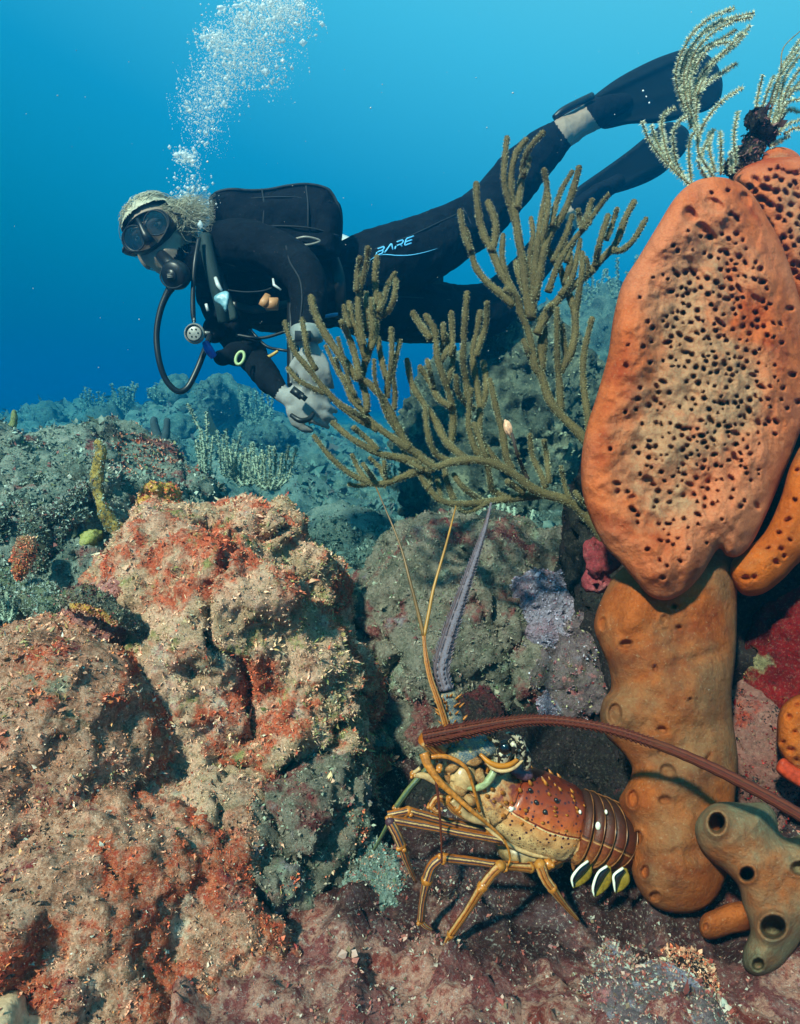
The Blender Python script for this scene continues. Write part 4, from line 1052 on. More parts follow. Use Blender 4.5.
small_rods('faint feathery sea rod on the crest left of the round dark coral head', 124, 412, 5.6, 28, 7, 22, M['grey_rod'], PP, 6, 0.9)
small_rods('thin leaning sea rod on the crest, just left of the hose loop', 158, 402, 5.4, 20, 4, 18, M['grey_rod'], PP, 7, 0.8)
small_rods('faint sea rod right of the round dark coral head, under the diver hands', 256, 425, 4.6, 40, 7, 34, M['grey_rod'], PP, 8, 0.9)
small_rods('short pale green finger like sea rod under the low branching sea rod', 486, 550, 2.4, 52, 7, 30, M['pale_rod'], PP, 9, 2.2)
small_rods('pale green finger like sea rod right of its shorter twin, left of the ear sponge', 521, 550, 2.4, 44, 6, 20, M['pale_rod'], PP, 10, 1.9)
small_rods('wispy sea rod standing on the far blue ridge beside the orange sponge', 622, 305, 4.2, 50, 4, 26, M['grey_rod'], PP, 11, 0.7)
small_rods('wispy sea rod on the far blue ridge, left of the other wisp', 592, 308, 4.3, 38, 5, 22, M['grey_rod'], PP, 12, 0.7)
small_rods('small sea rod on top of the honeycombed boulder ridge', 499, 350, 4.2, 24, 5, 18, M['grey_rod'], PP, 13, 0.9)
small_rods('small pale rods at the left edge beside the boulder', 8, 622, 1.28, 34, 5, 20, M['pale_rod'], PP, 14, 1.6)
small_rods('grey sea rod half hidden behind the low branching sea rod tips', 398, 490, 3.4, 32, 6, 26, M['grey_rod'], PP, 15, 1.1)

# ------------------------------------------------------------------ spiny lobster
def px3(path, per=5):
    """path of (px, py, d, r_px) -> smooth centres and radii in metres"""
    P = catmull(path, per)
    return np_at(P[:, :3]), np.maximum(P[:, 3], 0.2) * P[:, 2] / FOC

def shell_mat():
    m = MT('spotted_carapace', 0.30, 0.28)
    uv = m.n.new('ShaderNodeUVMap'); s = m.sep(uv.outputs[0])
    u = m.math('ADD', s[0], m.math('MULTIPLY', m.math('SUBTRACT', m.noise(45, 5, 0.7), 0.5), 0.14))
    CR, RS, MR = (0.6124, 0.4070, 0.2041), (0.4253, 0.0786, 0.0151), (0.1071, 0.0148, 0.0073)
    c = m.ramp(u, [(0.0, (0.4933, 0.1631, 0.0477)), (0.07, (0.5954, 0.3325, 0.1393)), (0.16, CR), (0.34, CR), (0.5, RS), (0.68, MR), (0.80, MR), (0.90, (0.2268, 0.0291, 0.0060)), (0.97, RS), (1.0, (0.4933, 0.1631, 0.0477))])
    head = m.ramp(s[1], [(0.30, 1.0), (0.42, 0.0)])
    hc = m.ramp(m.noise(60, 4, 0.6, loc=(4, 1, 2)), [(0.40, (0.0819, 0.0377, 0.0589)), (0.47, (0.5103, 0.2138, 0.0676)), (0.60, (0.5613, 0.3962, 0.2087)), (0.68, (0.1386, 0.0515, 0.0581))])
    c = m.mix(m.math('MULTIPLY', head, 0.85), c, hc)
    c = m.mix(m.ramp(m.noise(130, 5, 0.75, loc=(8, 1, 2)), [(0.40, 0.45), (0.50, 0.0)]), c, (0.1260, 0.0278, 0.0116))
    dots = m.ramp(m.voro(330, rand=0.75), [(0.24, 1.0), (0.36, 0.0)])
    low = m.ramp(u, [(0.02, 0.0), (0.08, 1.0), (0.30, 1.0), (0.36, 0.0)])
    c = m.mix(m.math('MULTIPLY', m.math('MULTIPLY', dots, low), 0.85), c, (0.0567, 0.0238, 0.0142))
    big = m.ramp(m.voro(125, rand=0.85), [(0.20, 1.0), (0.26, 0.0)])
    c = m.mix(m.math('MULTIPLY', big, m.math('SUBTRACT', 1.0, head)), c, (0.0441, 0.0091, 0.0153))
    m.color(c); m.bump(m.noise(260, 4, 0.7), 0.0006)
    m.b.inputs['Coat Weight'].default_value = 0.25
    return m.m

def stripe_mat(name, stops, rough=0.3, ns=0.03, off=0.0):
    m = MT(name, rough, 0.22)
    uv = m.n.new('ShaderNodeUVMap'); s = m.sep(uv.outputs[0])
    u = m.math('ADD', s[0], m.math('MULTIPLY', m.math('SUBTRACT', m.noise(160, 4, 0.7, loc=(off, 0, 0)), 0.5), ns * 2))
    c = m.ramp(u, stops)
    c = m.mix(m.ramp(m.noise(320, 4, 0.75, loc=(off, 2, 0)), [(0.36, 0.55), (0.46, 0.0)]), c, (0.0630, 0.0298, 0.0139))
    c = m.mix(m.ramp(m.noise(38, 5, .7, loc=(off, 7, 0)), [(.36, .35), (.46, 0.0)]), c, (0.0882, 0.0243, 0.0077))
    m.color(c); m.bump(m.noise(160, 5, .7), 0.0012)
    return m.m
GO, CRM, PU, BL, BR = (0.3912, 0.0960, 0.0101), (0.5443, 0.3019, 0.1187), (0.0630, 0.0232, 0.0332), (0.0385, 0.0564, 0.0756), (0.0756, 0.0122, 0.0042)
M['leg'] = stripe_mat('striped_lobster_leg', [(0.0, PU), (0.035, PU), (0.05, BR), (0.065, CRM), (0.10, CRM), (0.115, BR), (0.13, BL), (0.18, GO), (0.5, GO), (0.80, GO), (0.86, CRM), (0.885, BR), (0.90, BL), (0.935, BL), (0.95, CRM), (0.97, CRM), (0.985, BR), (1.0, PU)])
M['leg_gold'] = stripe_mat('golden_lobster_leg', [(0.0, (0.4253, 0.1517, 0.0236)), (0.05, BR), (0.08, GO), (0.16, CRM), (0.22, BR), (0.4, GO), (0.8, GO), (0.88, CRM), (0.92, BR), (0.97, GO), (1.0, (0.4253, 0.1517, 0.0236))], off=3)
M['leg_dark'] = stripe_mat('dark_green_lobster_leg', [(0.0, (0.0167, 0.0315, 0.0239)), (0.08, (0.0578, 0.0882, 0.0506)), (0.15, (0.1638, 0.1559, 0.0495)), (0.5, (0.0315, 0.0315, 0.0167)), (1.0, (0.0167, 0.0315, 0.0239))], off=6)
M['gold'] = plain('golden_shell', (0.4253, 0.1349, 0.0178), 0.3, 0.5, 0.5, 220)
M['cream'] = plain('cream_shell', (0.4933, 0.2903, 0.1297), 0.35, 0.5, 0.35, 160)
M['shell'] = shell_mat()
M['head_dark'] = reef_mat('dark_teal_head_shell', [(0.03, 0.055, 0.075), (0.10, 0.13, 0.16), (0.42, 0.27, 0.10)], [((0.62, 0.46, 0.22), GO, 34, 0.57, 2.0)], k=4, speck=(0.7, 0.55, 0.3), speck_amt=0.7, bump=0.001)
M['shell_patch'] = reef_mat('mottled_mouth_shell', [(0.05, 0.02, 0.02), (0.3510, 0.1350, 0.0405), (0.5670, 0.3510, 0.1620)], [], k=5, speck=(0.6750, 0.4860, 0.2700), bump=0.001)
M['head_dark'].node_tree.nodes['Principled BSDF'].inputs['Roughness'].default_value = 0.35
def blotch_mat(name, a, b, scale, th, rough=0.3):
    m = MT(name, rough, 0.5)
    m.color(m.mix(m.ramp(m.noise(scale, 2, 0.5), [(th - 0.015, 0.0), (th + 0.015, 1.0)]), a, b)); return m.m
M['bw'] = blotch_mat('black_and_white_shell', (0.012, 0.009, 0.009), (0.50, 0.40, 0.27), 190, 0.52)
M['maroon_ant'] = stripe_mat('maroon_antenna', [(0.0, (0.1071, 0.0148, 0.0073)), (0.03, (0.1512, 0.0323, 0.0136)), (0.055, (0.0315, 0.0052, 0.0042)), (0.09, (0.1386, 0.0244, 0.0114)), (0.12, (0.0315, 0.0042, 0.0042)), (0.18, (0.1008, 0.0123, 0.0074)), (0.8, (0.0819, 0.0131, 0.0078)), (0.88, (0.1386, 0.0272, 0.0114)), (0.92, (0.0315, 0.0052, 0.0042)), (0.96, (0.1260, 0.0222, 0.0116)), (1.0, (0.1071, 0.0148, 0.0073))], 0.75, 0.015)
M['purple_ant'] = stripe_mat('purple_grey_antenna', [(0.0, (0.1512, 0.1203, 0.1512)), (0.10, (0.1890, 0.1579, 0.1890)), (0.12, (0.0504, 0.0279, 0.0351)), (0.16, (0.1890, 0.1503, 0.1733)), (0.3, (0.1260, 0.0879, 0.1027)), (0.85, (0.1260, 0.0879, 0.1027)), (0.90, (0.0504, 0.0279, 0.0351)), (0.93, (0.1890, 0.1579, 0.1890)), (1.0, (0.1512, 0.1203, 0.1512))], 0.75, 0.01)
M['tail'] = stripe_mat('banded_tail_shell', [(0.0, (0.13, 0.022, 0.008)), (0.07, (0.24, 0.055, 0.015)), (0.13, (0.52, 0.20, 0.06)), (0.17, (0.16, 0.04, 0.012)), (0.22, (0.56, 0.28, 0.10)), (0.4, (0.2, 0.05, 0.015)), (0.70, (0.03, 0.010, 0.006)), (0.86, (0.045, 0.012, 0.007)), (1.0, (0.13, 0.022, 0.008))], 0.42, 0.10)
M['tail_edge'] = plain('tail_band_rim', (0.2268, 0.0756, 0.0214), 0.3, 0.5, 0.35, 200)
M['white_spot'] = plain('white_spot', (0.8100, 0.7290, 0.5670), 0.4, 0.4, 0.08)
M['fin_yellow'] = plain('yellow_swimmeret', (0.2142, 0.1241, 0.0102), 0.45, 0.4, 0.4, 180)
M['black_shell'] = plain('black_shell', (0.0126, 0.0111, 0.0111), 0.3, 0.5, 0.3)

lob = root('spiny_lobster', at(505, 935, 1.0), 'orange and cream spiny lobster with striped legs and long antennae, before the dark hollow', 'lobster')
rs6 = np.random.RandomState(66)
# carapace: axis with radii, cross-section slightly flattened, groove behind the head
ax = [(449, 757, 0.985, 13), (458, 763, 0.985, 19), (470, 773, 0.99, 25), (485, 785, 0.99, 31), (497, 793, 0.995, 32.5), (505, 798, 0.997, 34), (520, 805, 1.0, 37.5), (540, 814, 1.0, 39), (556, 819, 1.0, 38), (568, 823, 1.0, 35), (576, 826, 1.0, 31)]
C, Rr = px3(ax, 9)
u = np.linspace(0, 1, len(C))
Rr = Rr * (1 - 0.085 * np.exp(-((u - 0.47) / 0.022) ** 2) - 0.03 * np.exp(-((u - 0.28) / 0.02) ** 2) - 0.05 * np.exp(-((u - 0.95) / 0.02) ** 2))
mb = MB(); mb.tube(C, Rr, 72, True, 0)
V = mb.v[0]
# relief: fine warts and a lower keel line
ang = mb.uv[0][:, 0] * 2 * math.pi
cen = np.repeat(C, 72, axis=0); dirv = V - cen
ln = np.linalg.norm(dirv, axis=1)[:, None]
bumps = 0.030 * np.clip(vnoise(V * 170, 3), 0, 1) + 0.05 * fbm(V * 45, 3, 5)
keel = -0.10 * np.exp(-((ang - 1.25) / 0.09) ** 2)
mb.v[0] = cen + dirv * (1 + bumps + keel)[:, None]
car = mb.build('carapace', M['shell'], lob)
mb = MB()
for k in range(110):
    t_ = rs6.uniform(0.04, 0.97) ** 1.3; a_ = rs6.uniform(math.pi * 0.98, math.pi * 2.02) if rs6.rand() < 0.75 else rs6.uniform(-0.35, 0.5)
    i = int(t_ * (len(C) - 1)); v = mb0 = cen[i * 72 + int((a_ % (2 * math.pi)) / (2 * math.pi) * 72) % 72]
    p = (cen + dirv * (1 + bumps + keel)[:, None])[i * 72 + int((a_ % (2 * math.pi)) / (2 * math.pi) * 72) % 72]
    n = p - v; n /= np.linalg.norm(n); T = C[max(0, i - 3)] - C[min(len(C) - 1, i + 3)]; T /= np.linalg.norm(T)
    L = pm(rs6.uniform(3.5, 7.0) * (1.45 - 0.9 * t_), 1.0)
    mb.cone(p - n * 0.001, p + (n * 0.7 + T * 0.9) * L, L * 0.42, 6)
mb.build('carapace_spines', M['gold'], lob)
mb = MB(); mb.ball(at(510.5, 808, 0.952), pm(3.6, 1), 12, 8); mb.build('white_spot', M['white_spot'], lob)
mb = MB()
for (x, y, r_, d) in [(536, 802, 2.2, .949), (545, 812, 2.6, .948), (556, 800, 2.2, .952), (540, 826, 1.8, .948), (560, 822, 2.6, .953), (526, 822, 1.6, .949), (552, 832, 2.2, .951), (530, 790, 2.2, .955), (566, 812, 2.2, .957), (563, 836, 2.0, .956)]:
    mb.ball(at(x, y, d), pm(r_, 1), 10, 6)
mb.build('dark_spots', M['black_shell'], lob)
# lower rim of the shell
C2, R2 = px3([(468, 800, 0.965, 1.6), (482, 822, 0.962, 2.0), (505, 842, 0.962, 2.2), (535, 855, 0.965, 2.4), (562, 855, 0.97, 2.2), (575, 848, 0.975, 1.6)])
MB().tube(C2, R2, 8).build('shell_rim', M['cream'], lob)
# face panel, crescent and mouth
mb = MB(); mb.ball(at(463, 778, 0.952), (pm(13, 1), pm(9, 1), pm(15, 1)), 20, 14, [RTV * .9 + UPV * -.4, VIEW, UPV * .9 + RTV * .4])
mb.v[-1] += (fbm(mb.v[-1] * 160, 4, 4) * 0.004)[:, None]
mb.build('face_plate', M['cream'], lob)
C2, R2 = px3([(491, 760, 0.945, 2.0), (494, 770, 0.94, 3.6), (488, 781, 0.938, 4.2), (478, 788, 0.94, 3.4), (467, 788, 0.945, 1.6)])
MB().tube(C2, R2, 10).build('cheek_crescent', plain('pale_olive_shell', (0.2620, 0.2772, 0.1331), 0.3, 0.5, .4, 200), lob)
mb = MB(); mb.ball(at(490, 795, 0.958), (pm(10, 1), pm(5, 1), pm(9, 1)), 16, 10, [RTV * .8 + UPV * .6, VIEW, UPV * .8 - RTV * .6]); mb.v[-1] += (fbm(mb.v[-1] * 200, 3, 4) * 0.0015)[:, None]; mb.build('purple_cheek', plain('purple_shell', (0.0945, 0.0375, 0.0579), 0.35, 0.5, .5, 160), lob)
mb = MB(); mb.ball(at(521, 772, 0.968), (pm(13, 1), pm(7, 1), pm(7, 1)), 16, 10, [RTV * .9 - UPV * .4, VIEW, UPV * .9 + RTV * .4]); mb.build('purple_brow', plain('mauve_shell', (0.1071, 0.0496, 0.0702), 0.35, 0.5, .5, 160), lob)
# eye with stalk and horns
eye = MB(); eye.ball(at(505, 747, 0.925), pm(6.8, 1), 18, 12); eo = eye.build('eye', plain('glossy_black_eye', (0.0051, 0.0043, 0.0051), 0.08, 0.8, .1), lob)
C2, R2 = px3([(500, 768, 0.96, 8), (502, 758, 0.94, 8.5), (504, 750, 0.93, 7)])
MB().tube(C2, R2, 14).build('eye_stalk', M['bw'], lob)
mb = MB()
for pth in ([(514, 762, .945, 5), (521, 752, .935, 5.5), (520, 741, .93, 4.2), (512, 734, .925, 2.4), (505, 733, .92, .6)], [(526, 768, .955, 4), (528, 757, .945, 3.6), (524, 746, .94, 2)], [(497, 744, .93, 3.4), (494, 738, .925, 2.4), (496, 731, .92, .6)], [(510, 740, .92, 2.6), (514, 746, .915, 3.2), (514, 753, .918, 2.2)]):
    C2, R2 = px3(pth); mb.tube(C2, R2, 10)
mb.build('brow_horn', M['bw'], lob)
C2, R2 = px3([(480, 754, .935, 1.8), (489, 762, .93, 2.6), (500, 766, .928, 2.8), (511, 764, .93, 2.6), (520, 757, .935, 1.6)]); MB().tube(C2, R2, 10).build('orange_eye_rim', plain('bright_orange_shell', (0.4536, 0.1447, 0.0097), 0.3, .5, .2), lob)
C2, R2 = px3([(483, 758, .932, 1), (492, 768, .93, 1.8), (503, 771, .928, 2.0), (514, 768, .93, 1.8), (523, 760, .935, 1.2)]); MB().tube(C2, R2, 8).build('white_eye_rim', M['cream'], lob)
# spiny antenna bases
mb = MB()
for (x, y, d, a, b) in [(450, 745, .965, 22, 12), (470, 744, .96, 20, 11), (437, 742, .95, 13, 9), (485, 748, .955, 12, 9), (462, 756, .95, 16, 9)]:
    mb.ball(at(x, y, d), (pm(a, 1), pm(10, 1), pm(b, 1)), 16, 10)
for i in range(len(mb.v)):
    mb.v[i] = mb.v[i] + (fbm(mb.v[i] * 150, 3, i) * 0.0022)[:, None]
mb.build('antenna_socket', M['head_dark'], lob)
mb = MB()
for k in range(60):
    x, y = rs6.uniform(428, 492), rs6.uniform(733, 764); b = at(x, y, 0.952)
    a_ = rs6.uniform(-1.2, 1.0); L = pm(rs6.uniform(3, 8), 1)
    mb.cone(b, b - RTV * L * 0.55 * math.cos(a_) + UPV * L * (0.5 + 0.4 * math.sin(a_)) - VIEW * L * 0.6, L * 0.28, 6)
mb.build('head_spines', M['gold'], lob)
mb = MB()
for k in range(120):
    x, y = rs6.uniform(446, 500), rs6.uniform(756, 806); b = at(x, y, 0.962 + abs(x - 475) * .0006)
    L = pm(rs6.uniform(2, 5), 1)
    mb.cone(b - VIEW * .008, b - RTV * L * rs6.uniform(-.2, .9) + UPV * L * rs6.uniform(-.3, .8) - VIEW * (.010 + L), L * 0.3, 5)
mb.build('head_bristles', M['gold'], lob)
mb = MB()
for (x, y, d, a, b_, q) in [(452, 768, .945, 7, 4, .4), (459, 790, .945, 8, 5, -.6), (470, 800, .945, 7, 4, -.7), (446, 780, .95, 5, 4, .2), (480, 776, .94, 5, 7, .3), (474, 762, .94, 8, 4, .1), (455, 757, .945, 8, 4, 0)]:
    mb.ball(at(x, y, d), (pm(a, 1), pm(4, 1), pm(b_, 1)), 12, 8, [RTV * math.cos(q) + UPV * math.sin(q), VIEW, UPV * math.cos(q) - RTV * math.sin(q)])
for i in range(len(mb.v)): mb.v[i] = mb.v[i] + (fbm(mb.v[i] * 260, 3, i) * 0.0018)[:, None]
mb.build('mouth_plates', M['shell_patch'], lob)
# long antennae with rows of fine spines
def antenna(path, mat, spines, rows, base=0.0, top=0.7):
    C2, R2 = px3(path, 10)
    mb = MB(); mb.tube(C2, R2 * (1 + 0.05 * np.sin(np.arange(len(C2)) * 1.9)), 16)
    o = mb.build('antenna', mat, lob)
    sp = MB(); n = len(C2)
    T = np.gradient(C2, axis=0); T /= np.linalg.norm(T, axis=1)[:, None]
    L = np.concatenate([[0], np.cumsum(np.linalg.norm(np.diff(C2, axis=0), axis=1))])
    for q in range(spines):
        t_ = base + (top - base) * q / spines
        k = min(n - 2, int(np.searchsorted(L, t_ * L[-1])))
        for a_ in rows:
            N = -np.array(VIEW); N -= T[k] * N.dot(T[k]); N /= np.linalg.norm(N); B = np.cross(T[k], N)
            dv = N * math.cos(a_) + B * math.sin(a_); r_ = R2[k]
            p = C2[k] + T[k] * rs6.uniform(0, .001) + dv * r_ * 0.92
            sp.cone(p, p + (dv * 0.6 + T[k] * 0.8) * r_ * 0.75, r_ * 0.16, 4)
    s_ = sp.build('antenna_spines', mat, o)
    return o
antenna([(425, 738, .925, 7.6), (440, 735, .92, 7.6), (470, 729, .915, 6.8), (510, 722, .91, 5.4), (548, 720, .90, 4.8), (600, 727, .885, 4.6), (650, 742, .87, 4.8), (700, 762, .855, 5.4), (750, 787, .84, 5.9), (800, 815, .825, 6.3), (845, 842, .81, 6.4)], M['maroon_ant'], 60, (-1.5, -0.9, -0.3, 0.3, 0.9, 1.5), 0.0, 0.55)
antenna([(446, 690, .955, 7.5), (441, 668, .96, 8.0), (449, 635, .98, 7.2), (459, 605, 1.0, 6.0), (469, 575, 1.02, 4.8), (479, 546, 1.05, 3.4), (486, 524, 1.08, 2.2), (491, 503, 1.10, 1.2)], M['purple_ant'], 40, (-1.3, -0.5, 0.3, 1.1), 0.0, 0.8)
C2, R2 = px3([(462, 748, .97, 11), (454, 728, .962, 11), (449, 708, .957, 10.5), (446, 692, .955, 9)]); mb = MB(); mb.tube(C2, R2 * (1 + 0.10 * np.sin(np.arange(len(C2)) * 1.1)), 18)
o = mb.build('antenna_stem', M['head_dark'], lob)
mb = MB()
for k in range(60):
    t_ = rs6.rand(); i = int(t_ * (len(C2) - 1)); a_ = rs6.uniform(-1.7, 1.7)
    dv = -np.array(VIEW) * math.cos(a_) + np.array(RTV) * math.sin(a_); p = C2[i] + dv * R2[i] * 0.95
    mb.cone(p, p + dv * 0.008 + np.array(UPV) * 0.007, 0.0020, 5)
mb.build('stem_spines', M['gold'], lob)
C2, R2 = px3([(440, 752, .945, 8), (432, 745, .935, 8.6), (425, 738, .925, 8.0)]); MB().tube(C2, R2, 16).build('antenna_stem', M['leg_gold'], lob)
# antennules
C2, R2 = px3([(449, 742, .94, 3.6), (445, 722, .94, 3.5), (438, 700, .94, 3.3), (431, 680, .945, 3.0), (427, 662, .95, 2.8), (425, 648, .955, 2.2), (424, 636, .96, 2.0)]); o = MB().tube(C2, R2 * (1 + .12 * (np.arange(len(C2)) % 10 == 0)), 10).build('antennule', M['leg_gold'], lob)
C3, R3 = px3([(424, 637, .96, 1.9), (417, 608, .97, 1.7), (410, 581, .98, 1.4), (399, 542, 1.0, 1.0), (376, 487, 1.03, 0.7)]); MB().tube(C3, R3, 8).build('antennule_whip', plain('brown_whip', (0.1386, 0.0666, 0.0176), .4, .4, .5, 30), o)
C3, R3 = px3([(424, 637, .96, 1.9), (429, 612, .97, 1.8), (434, 587, .98, 1.5), (446, 545, 1.0, 1.2), (456, 506, 1.03, 0.7)]); MB().tube(C3, R3, 8).build('antennule_whip', plain('amber_whip', (0.3465, 0.1531, 0.0237), .4, .4, .3, 30), o)
# tail segments: overlapping bands, each with a rim, a spot and a pointed side plate
tax = [(573, 824, 1.0, 34), (583, 827, 1.0, 34), (593, 830, 1.005, 33), (603, 833, 1.015, 32), (612, 836, 1.05, 31), (620, 839, 1.10, 29.5), (628, 843, 1.17, 28), (635, 848, 1.25, 26), (641, 853, 1.34, 22)]
tq = np.array(tax, float); sq = np.concatenate([[0], np.cumsum(np.hypot(np.diff(tq[:, 0]), np.diff(tq[:, 1])))])
tax = [tuple(np.interp(v_, sq, tq[:, k_]) for k_ in range(4)) for v_ in np.linspace(0, sq[-1], 12)]
for i in range(len(tax) - 2):
    a, b = np.array(tax[i]), np.array(tax[i + 1])
    e = a + (b - a) * 1.32
    C2, R2 = px3([tuple(a), tuple((a + e) / 2), tuple(e)], 4)
    k = np.linspace(0, 1, len(C2)); R2 = R2 * (0.93 + 0.10 * np.sin(k * 2.6)) * (1 + 0.012 * (i % 2))
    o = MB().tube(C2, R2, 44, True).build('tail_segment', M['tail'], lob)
    T = np.array(C2[-1]) - C2[0]; T /= np.linalg.norm(T)
    N = -np.array(VIEW); N -= T * N.dot(T); N /= np.linalg.norm(N); B = np.cross(T, N)
    rim = MB(); aa = np.linspace(-2.2, 1.45, 26)
    rc = [C2[-3] + (N * math.cos(q) + B * math.sin(q)) * R2[-3] * 1.02 for q in aa]
    rim.tube(rc, [0.0006 + 0.0009 * (q > 0.3) + 0.0004 * math.sin(q * 9) for q in aa], 6)
    rim.build('segment_rim', M['tail_edge'], o)
    pl = MB()                                         # pointed side plate
    b0 = C2[-3] + (N * 0.35 + B * 0.93) * R2[-3]
    pl.tube([b0 - B * 0.012 + N * .002, b0 + N * .002, b0 + B * 0.006 + T * 0.002, b0 + B * 0.012 + T * 0.004], [0.0036, 0.0038, 0.0026, 0.0004], 8, flat=0.4)
    pl.build('side_plate', M['tail_edge'], o)
for (x, y, r_, d) in [(598, 826, 3.2, .956), (615, 832, 2.2, .972), (580, 812, 1.6, .957), (606, 812, 1.8, .97), (622, 848, 1.8, .985)]:
    mb = MB(); mb.ball(at(x, y, d), (pm(r_ * .8, 1), pm(2, 1), pm(r_ * 1.25, 1)), 12, 8); mb.build('white_spot', M['white_spot'], lob)
for (x, y, ex, ey) in [(590, 861, 573, 888), (609, 866, 594, 897), (625, 868, 615, 893)]:
    o = MB().tube(px3([(x, y, .97, 2), (x * .6 + ex * .4 + 3, y * .6 + ey * .4, .965, 6.5), (x * .3 + ex * .7 + 2, y * .3 + ey * .7, .965, 5.5), (ex, ey, .96, .4)])[0], px3([(x, y, .97, 2), (x, y, .965, 6.5), (x, y, .965, 5.5), (x, y, .96, .4)])[1], 10, flat=0.25).build('swimmeret', M['fin_yellow'], lob)
    C3, R3 = px3([(x - 2, y, .955, 1.4), (x - 11, y + 7, .95, 1.2), (ex - 1, ey - 10, .95, 1.4), (ex, ey - 1, .95, .6)]); MB().tube(C3, R3, 6).build('swimmeret_edge', M['white_spot'], o)
    C3, R3 = px3([(x - 1, y + 2, .96, 2), (x - 7, y + 9, .957, 3), (ex + 1, ey - 8, .957, 2.2), (ex + 1, ey - 2, .957, .6)]); MB().tube(C3, R3, 8, flat=.4).build('swimmeret_base', M['black_shell'], o)

# walking legs: bars with joints; each a part, its joints and claw sub-parts
def leg(segs, mat, name='leg', knob=1.08):
    first = None
    for i, sg in enumerate(segs):
        C2, R2 = px3(sg, 6)
        k = np.linspace(0, 1, len(C2)); R2 = R2 * 0.86 * (1 + 0.14 * np.cos(k * 2 * math.pi) ** 3 * 0.8)
        mb = MB().tube(C2, R2, 16, True)
        mb.ball(C2[0], R2[0] * 1.05, 12, 8)
        o = mb.build(name if first is None else 'leg_section', mat, lob if first is None else first)
        if first is None: first = o
        if i < len(segs) - 1:
            jb = MB(); e = np.array(C2[-1]); r_ = R2[-1] * knob
            jb.ball(e, r_, 12, 8)
            for q in range(3):
                jb.ball(e + np.array(RTV) * r_ * rs6.uniform(-.7, .7) + np.array(UPV) * r_ * rs6.uniform(-.7, .7) - np.array(VIEW) * r_ * 0.5, r_ * 0.5, 8, 6)
            jb.build('leg_joint', M['gold'], first)
    return first
leg([[(515, 846, .985, 5.5), (500, 840, .97, 5)], [(500, 840, .965, 4.8), (460, 833, .95, 5.0), (425, 826, .94, 5.4), (391, 820, .93, 5.0)], [(390, 822, .925, 5.0), (396, 833, .925, 6.0), (401, 845, .93, 5.2)], [(401, 845, .93, 5.0), (407, 862, .94, 4.2), (416, 882, .96, 1.6)]], M['leg'])
leg([[(505, 838, .995, 5), (490, 831, .98, 5)], [(490, 831, .985, 4.6), (460, 825, .975, 5.0), (430, 817, .965, 5.2), (408, 811, .955, 4.8)], [(408, 811, .955, 4.8), (398, 813, .95, 4.8), (388, 815, .95, 4.0)]], M['leg'])
leg([[(470, 775, 1.04, 4), (440, 768, 1.04, 4)], [(432, 764, 1.04, 3.6), (412, 786, 1.03, 4.2), (396, 808, 1.03, 3.6)], [(396, 810, 1.03, 3.4), (384, 832, 1.04, 2.6), (374, 850, 1.05, 1.4)]], M['leg_dark'])
leg([[(552, 866, .985, 5), (535, 866, .975, 5)], [(530, 866, .975, 5.0), (500, 865, .965, 5.0), (470, 861, .955, 5.2), (443, 858, .945, 5.0)], [(441, 858, .945, 5.4), (432, 866, .945, 6.2), (427, 880, .95, 6.0)], [(427, 881, .95, 5.4), (423, 900, .965, 4.6), (421, 920, .985, 4.0)], [(421, 921, .985, 3.4), (425, 926, .985, 3.0), (432, 930, .99, 1.5)]], M['leg'])
leg([[(558, 862, .99, 5.5), (530, 867, .96, 5)], [(530, 868, .955, 5), (515, 867, .945, 5), (502, 866, .935, 5)], [(500, 866, .93, 5.6), (492, 874, .93, 6.2), (483, 886, .93, 5.6)], [(482, 887, .93, 5.4), (467, 911, .94, 5.0), (451, 934, .955, 4.2)], [(451, 934, .955, 4.0), (447, 940, .96, 3.0), (444, 947, .965, 1.4)]], M['leg_gold'])
leg([[(566, 856, .99, 5.5), (548, 864, .965, 5.5)], [(540, 865, .955, 6.0), (545, 878, .95, 6.4), (552, 888, .95, 5.2)], [(552, 888, .95, 5.0), (564, 904, .965, 3.8), (579, 921, .985, 1.6)]], M['leg_gold'])
# feeding legs and palps
mb = leg([[(474, 800, .955, 4), (452, 790, .945, 4.6), (440, 783, .94, 4.4)], [(440, 783, .94, 4.4), (425, 776, .935, 4.2), (413, 774, .935, 3.4)], [(413, 774, .935, 3), (420, 768, .93, 2.0)]], M['cream'], 'feeding_leg')
leg([[(474, 818, .955, 5), (458, 812, .945, 5.6), (446, 800, .94, 5)], [(446, 800, .94, 4.8), (437, 798, .935, 4.6), (431, 806, .935, 4.0)], [(431, 806, .935, 3.4), (437, 812, .93, 2.4), (442, 808, .93, 1.2)]], M['leg_gold'], 'feeding_leg')
leg([[(486, 822, .955, 4), (470, 818, .945, 4.4), (458, 808, .94, 4)], [(458, 808, .94, 4), (452, 800, .938, 3.6)]], M['cream'], 'feeding_leg')
C2, R2 = px3([(424, 753, .925, 5.0), (428, 765, .92, 4.4), (440, 782, .915, 3.4), (456, 797, .915, 2.8), (472, 811, .915, 2.2), (490, 826, .92, 1.6), (504, 840, .925, 1.3), (510, 856, .93, 1.2), (508, 866, .93, .8)], 6); MB().tube(C2, R2, 10).build('palp', M['gold'], lob)
C2, R2 = px3([(436, 780, .915, 1.6), (439, 805, .915, 1.3), (441, 835, .92, 1.1), (442, 863, .925, .8)], 6); MB().tube(C2, R2, 8).build('palp', plain('dark_red_whip', (0.1008, 0.0188, 0.0081), .4, .4, .3), lob)
C2, R2 = px3([(430, 757, .93, 2.4), (448, 757, .93, 2.4), (466, 768, .93, 2), (474, 790, .935, 1.6), (480, 812, .94, 1.6)], 6); MB().tube(C2, R2, 8).build('palp', M['gold'], lob)
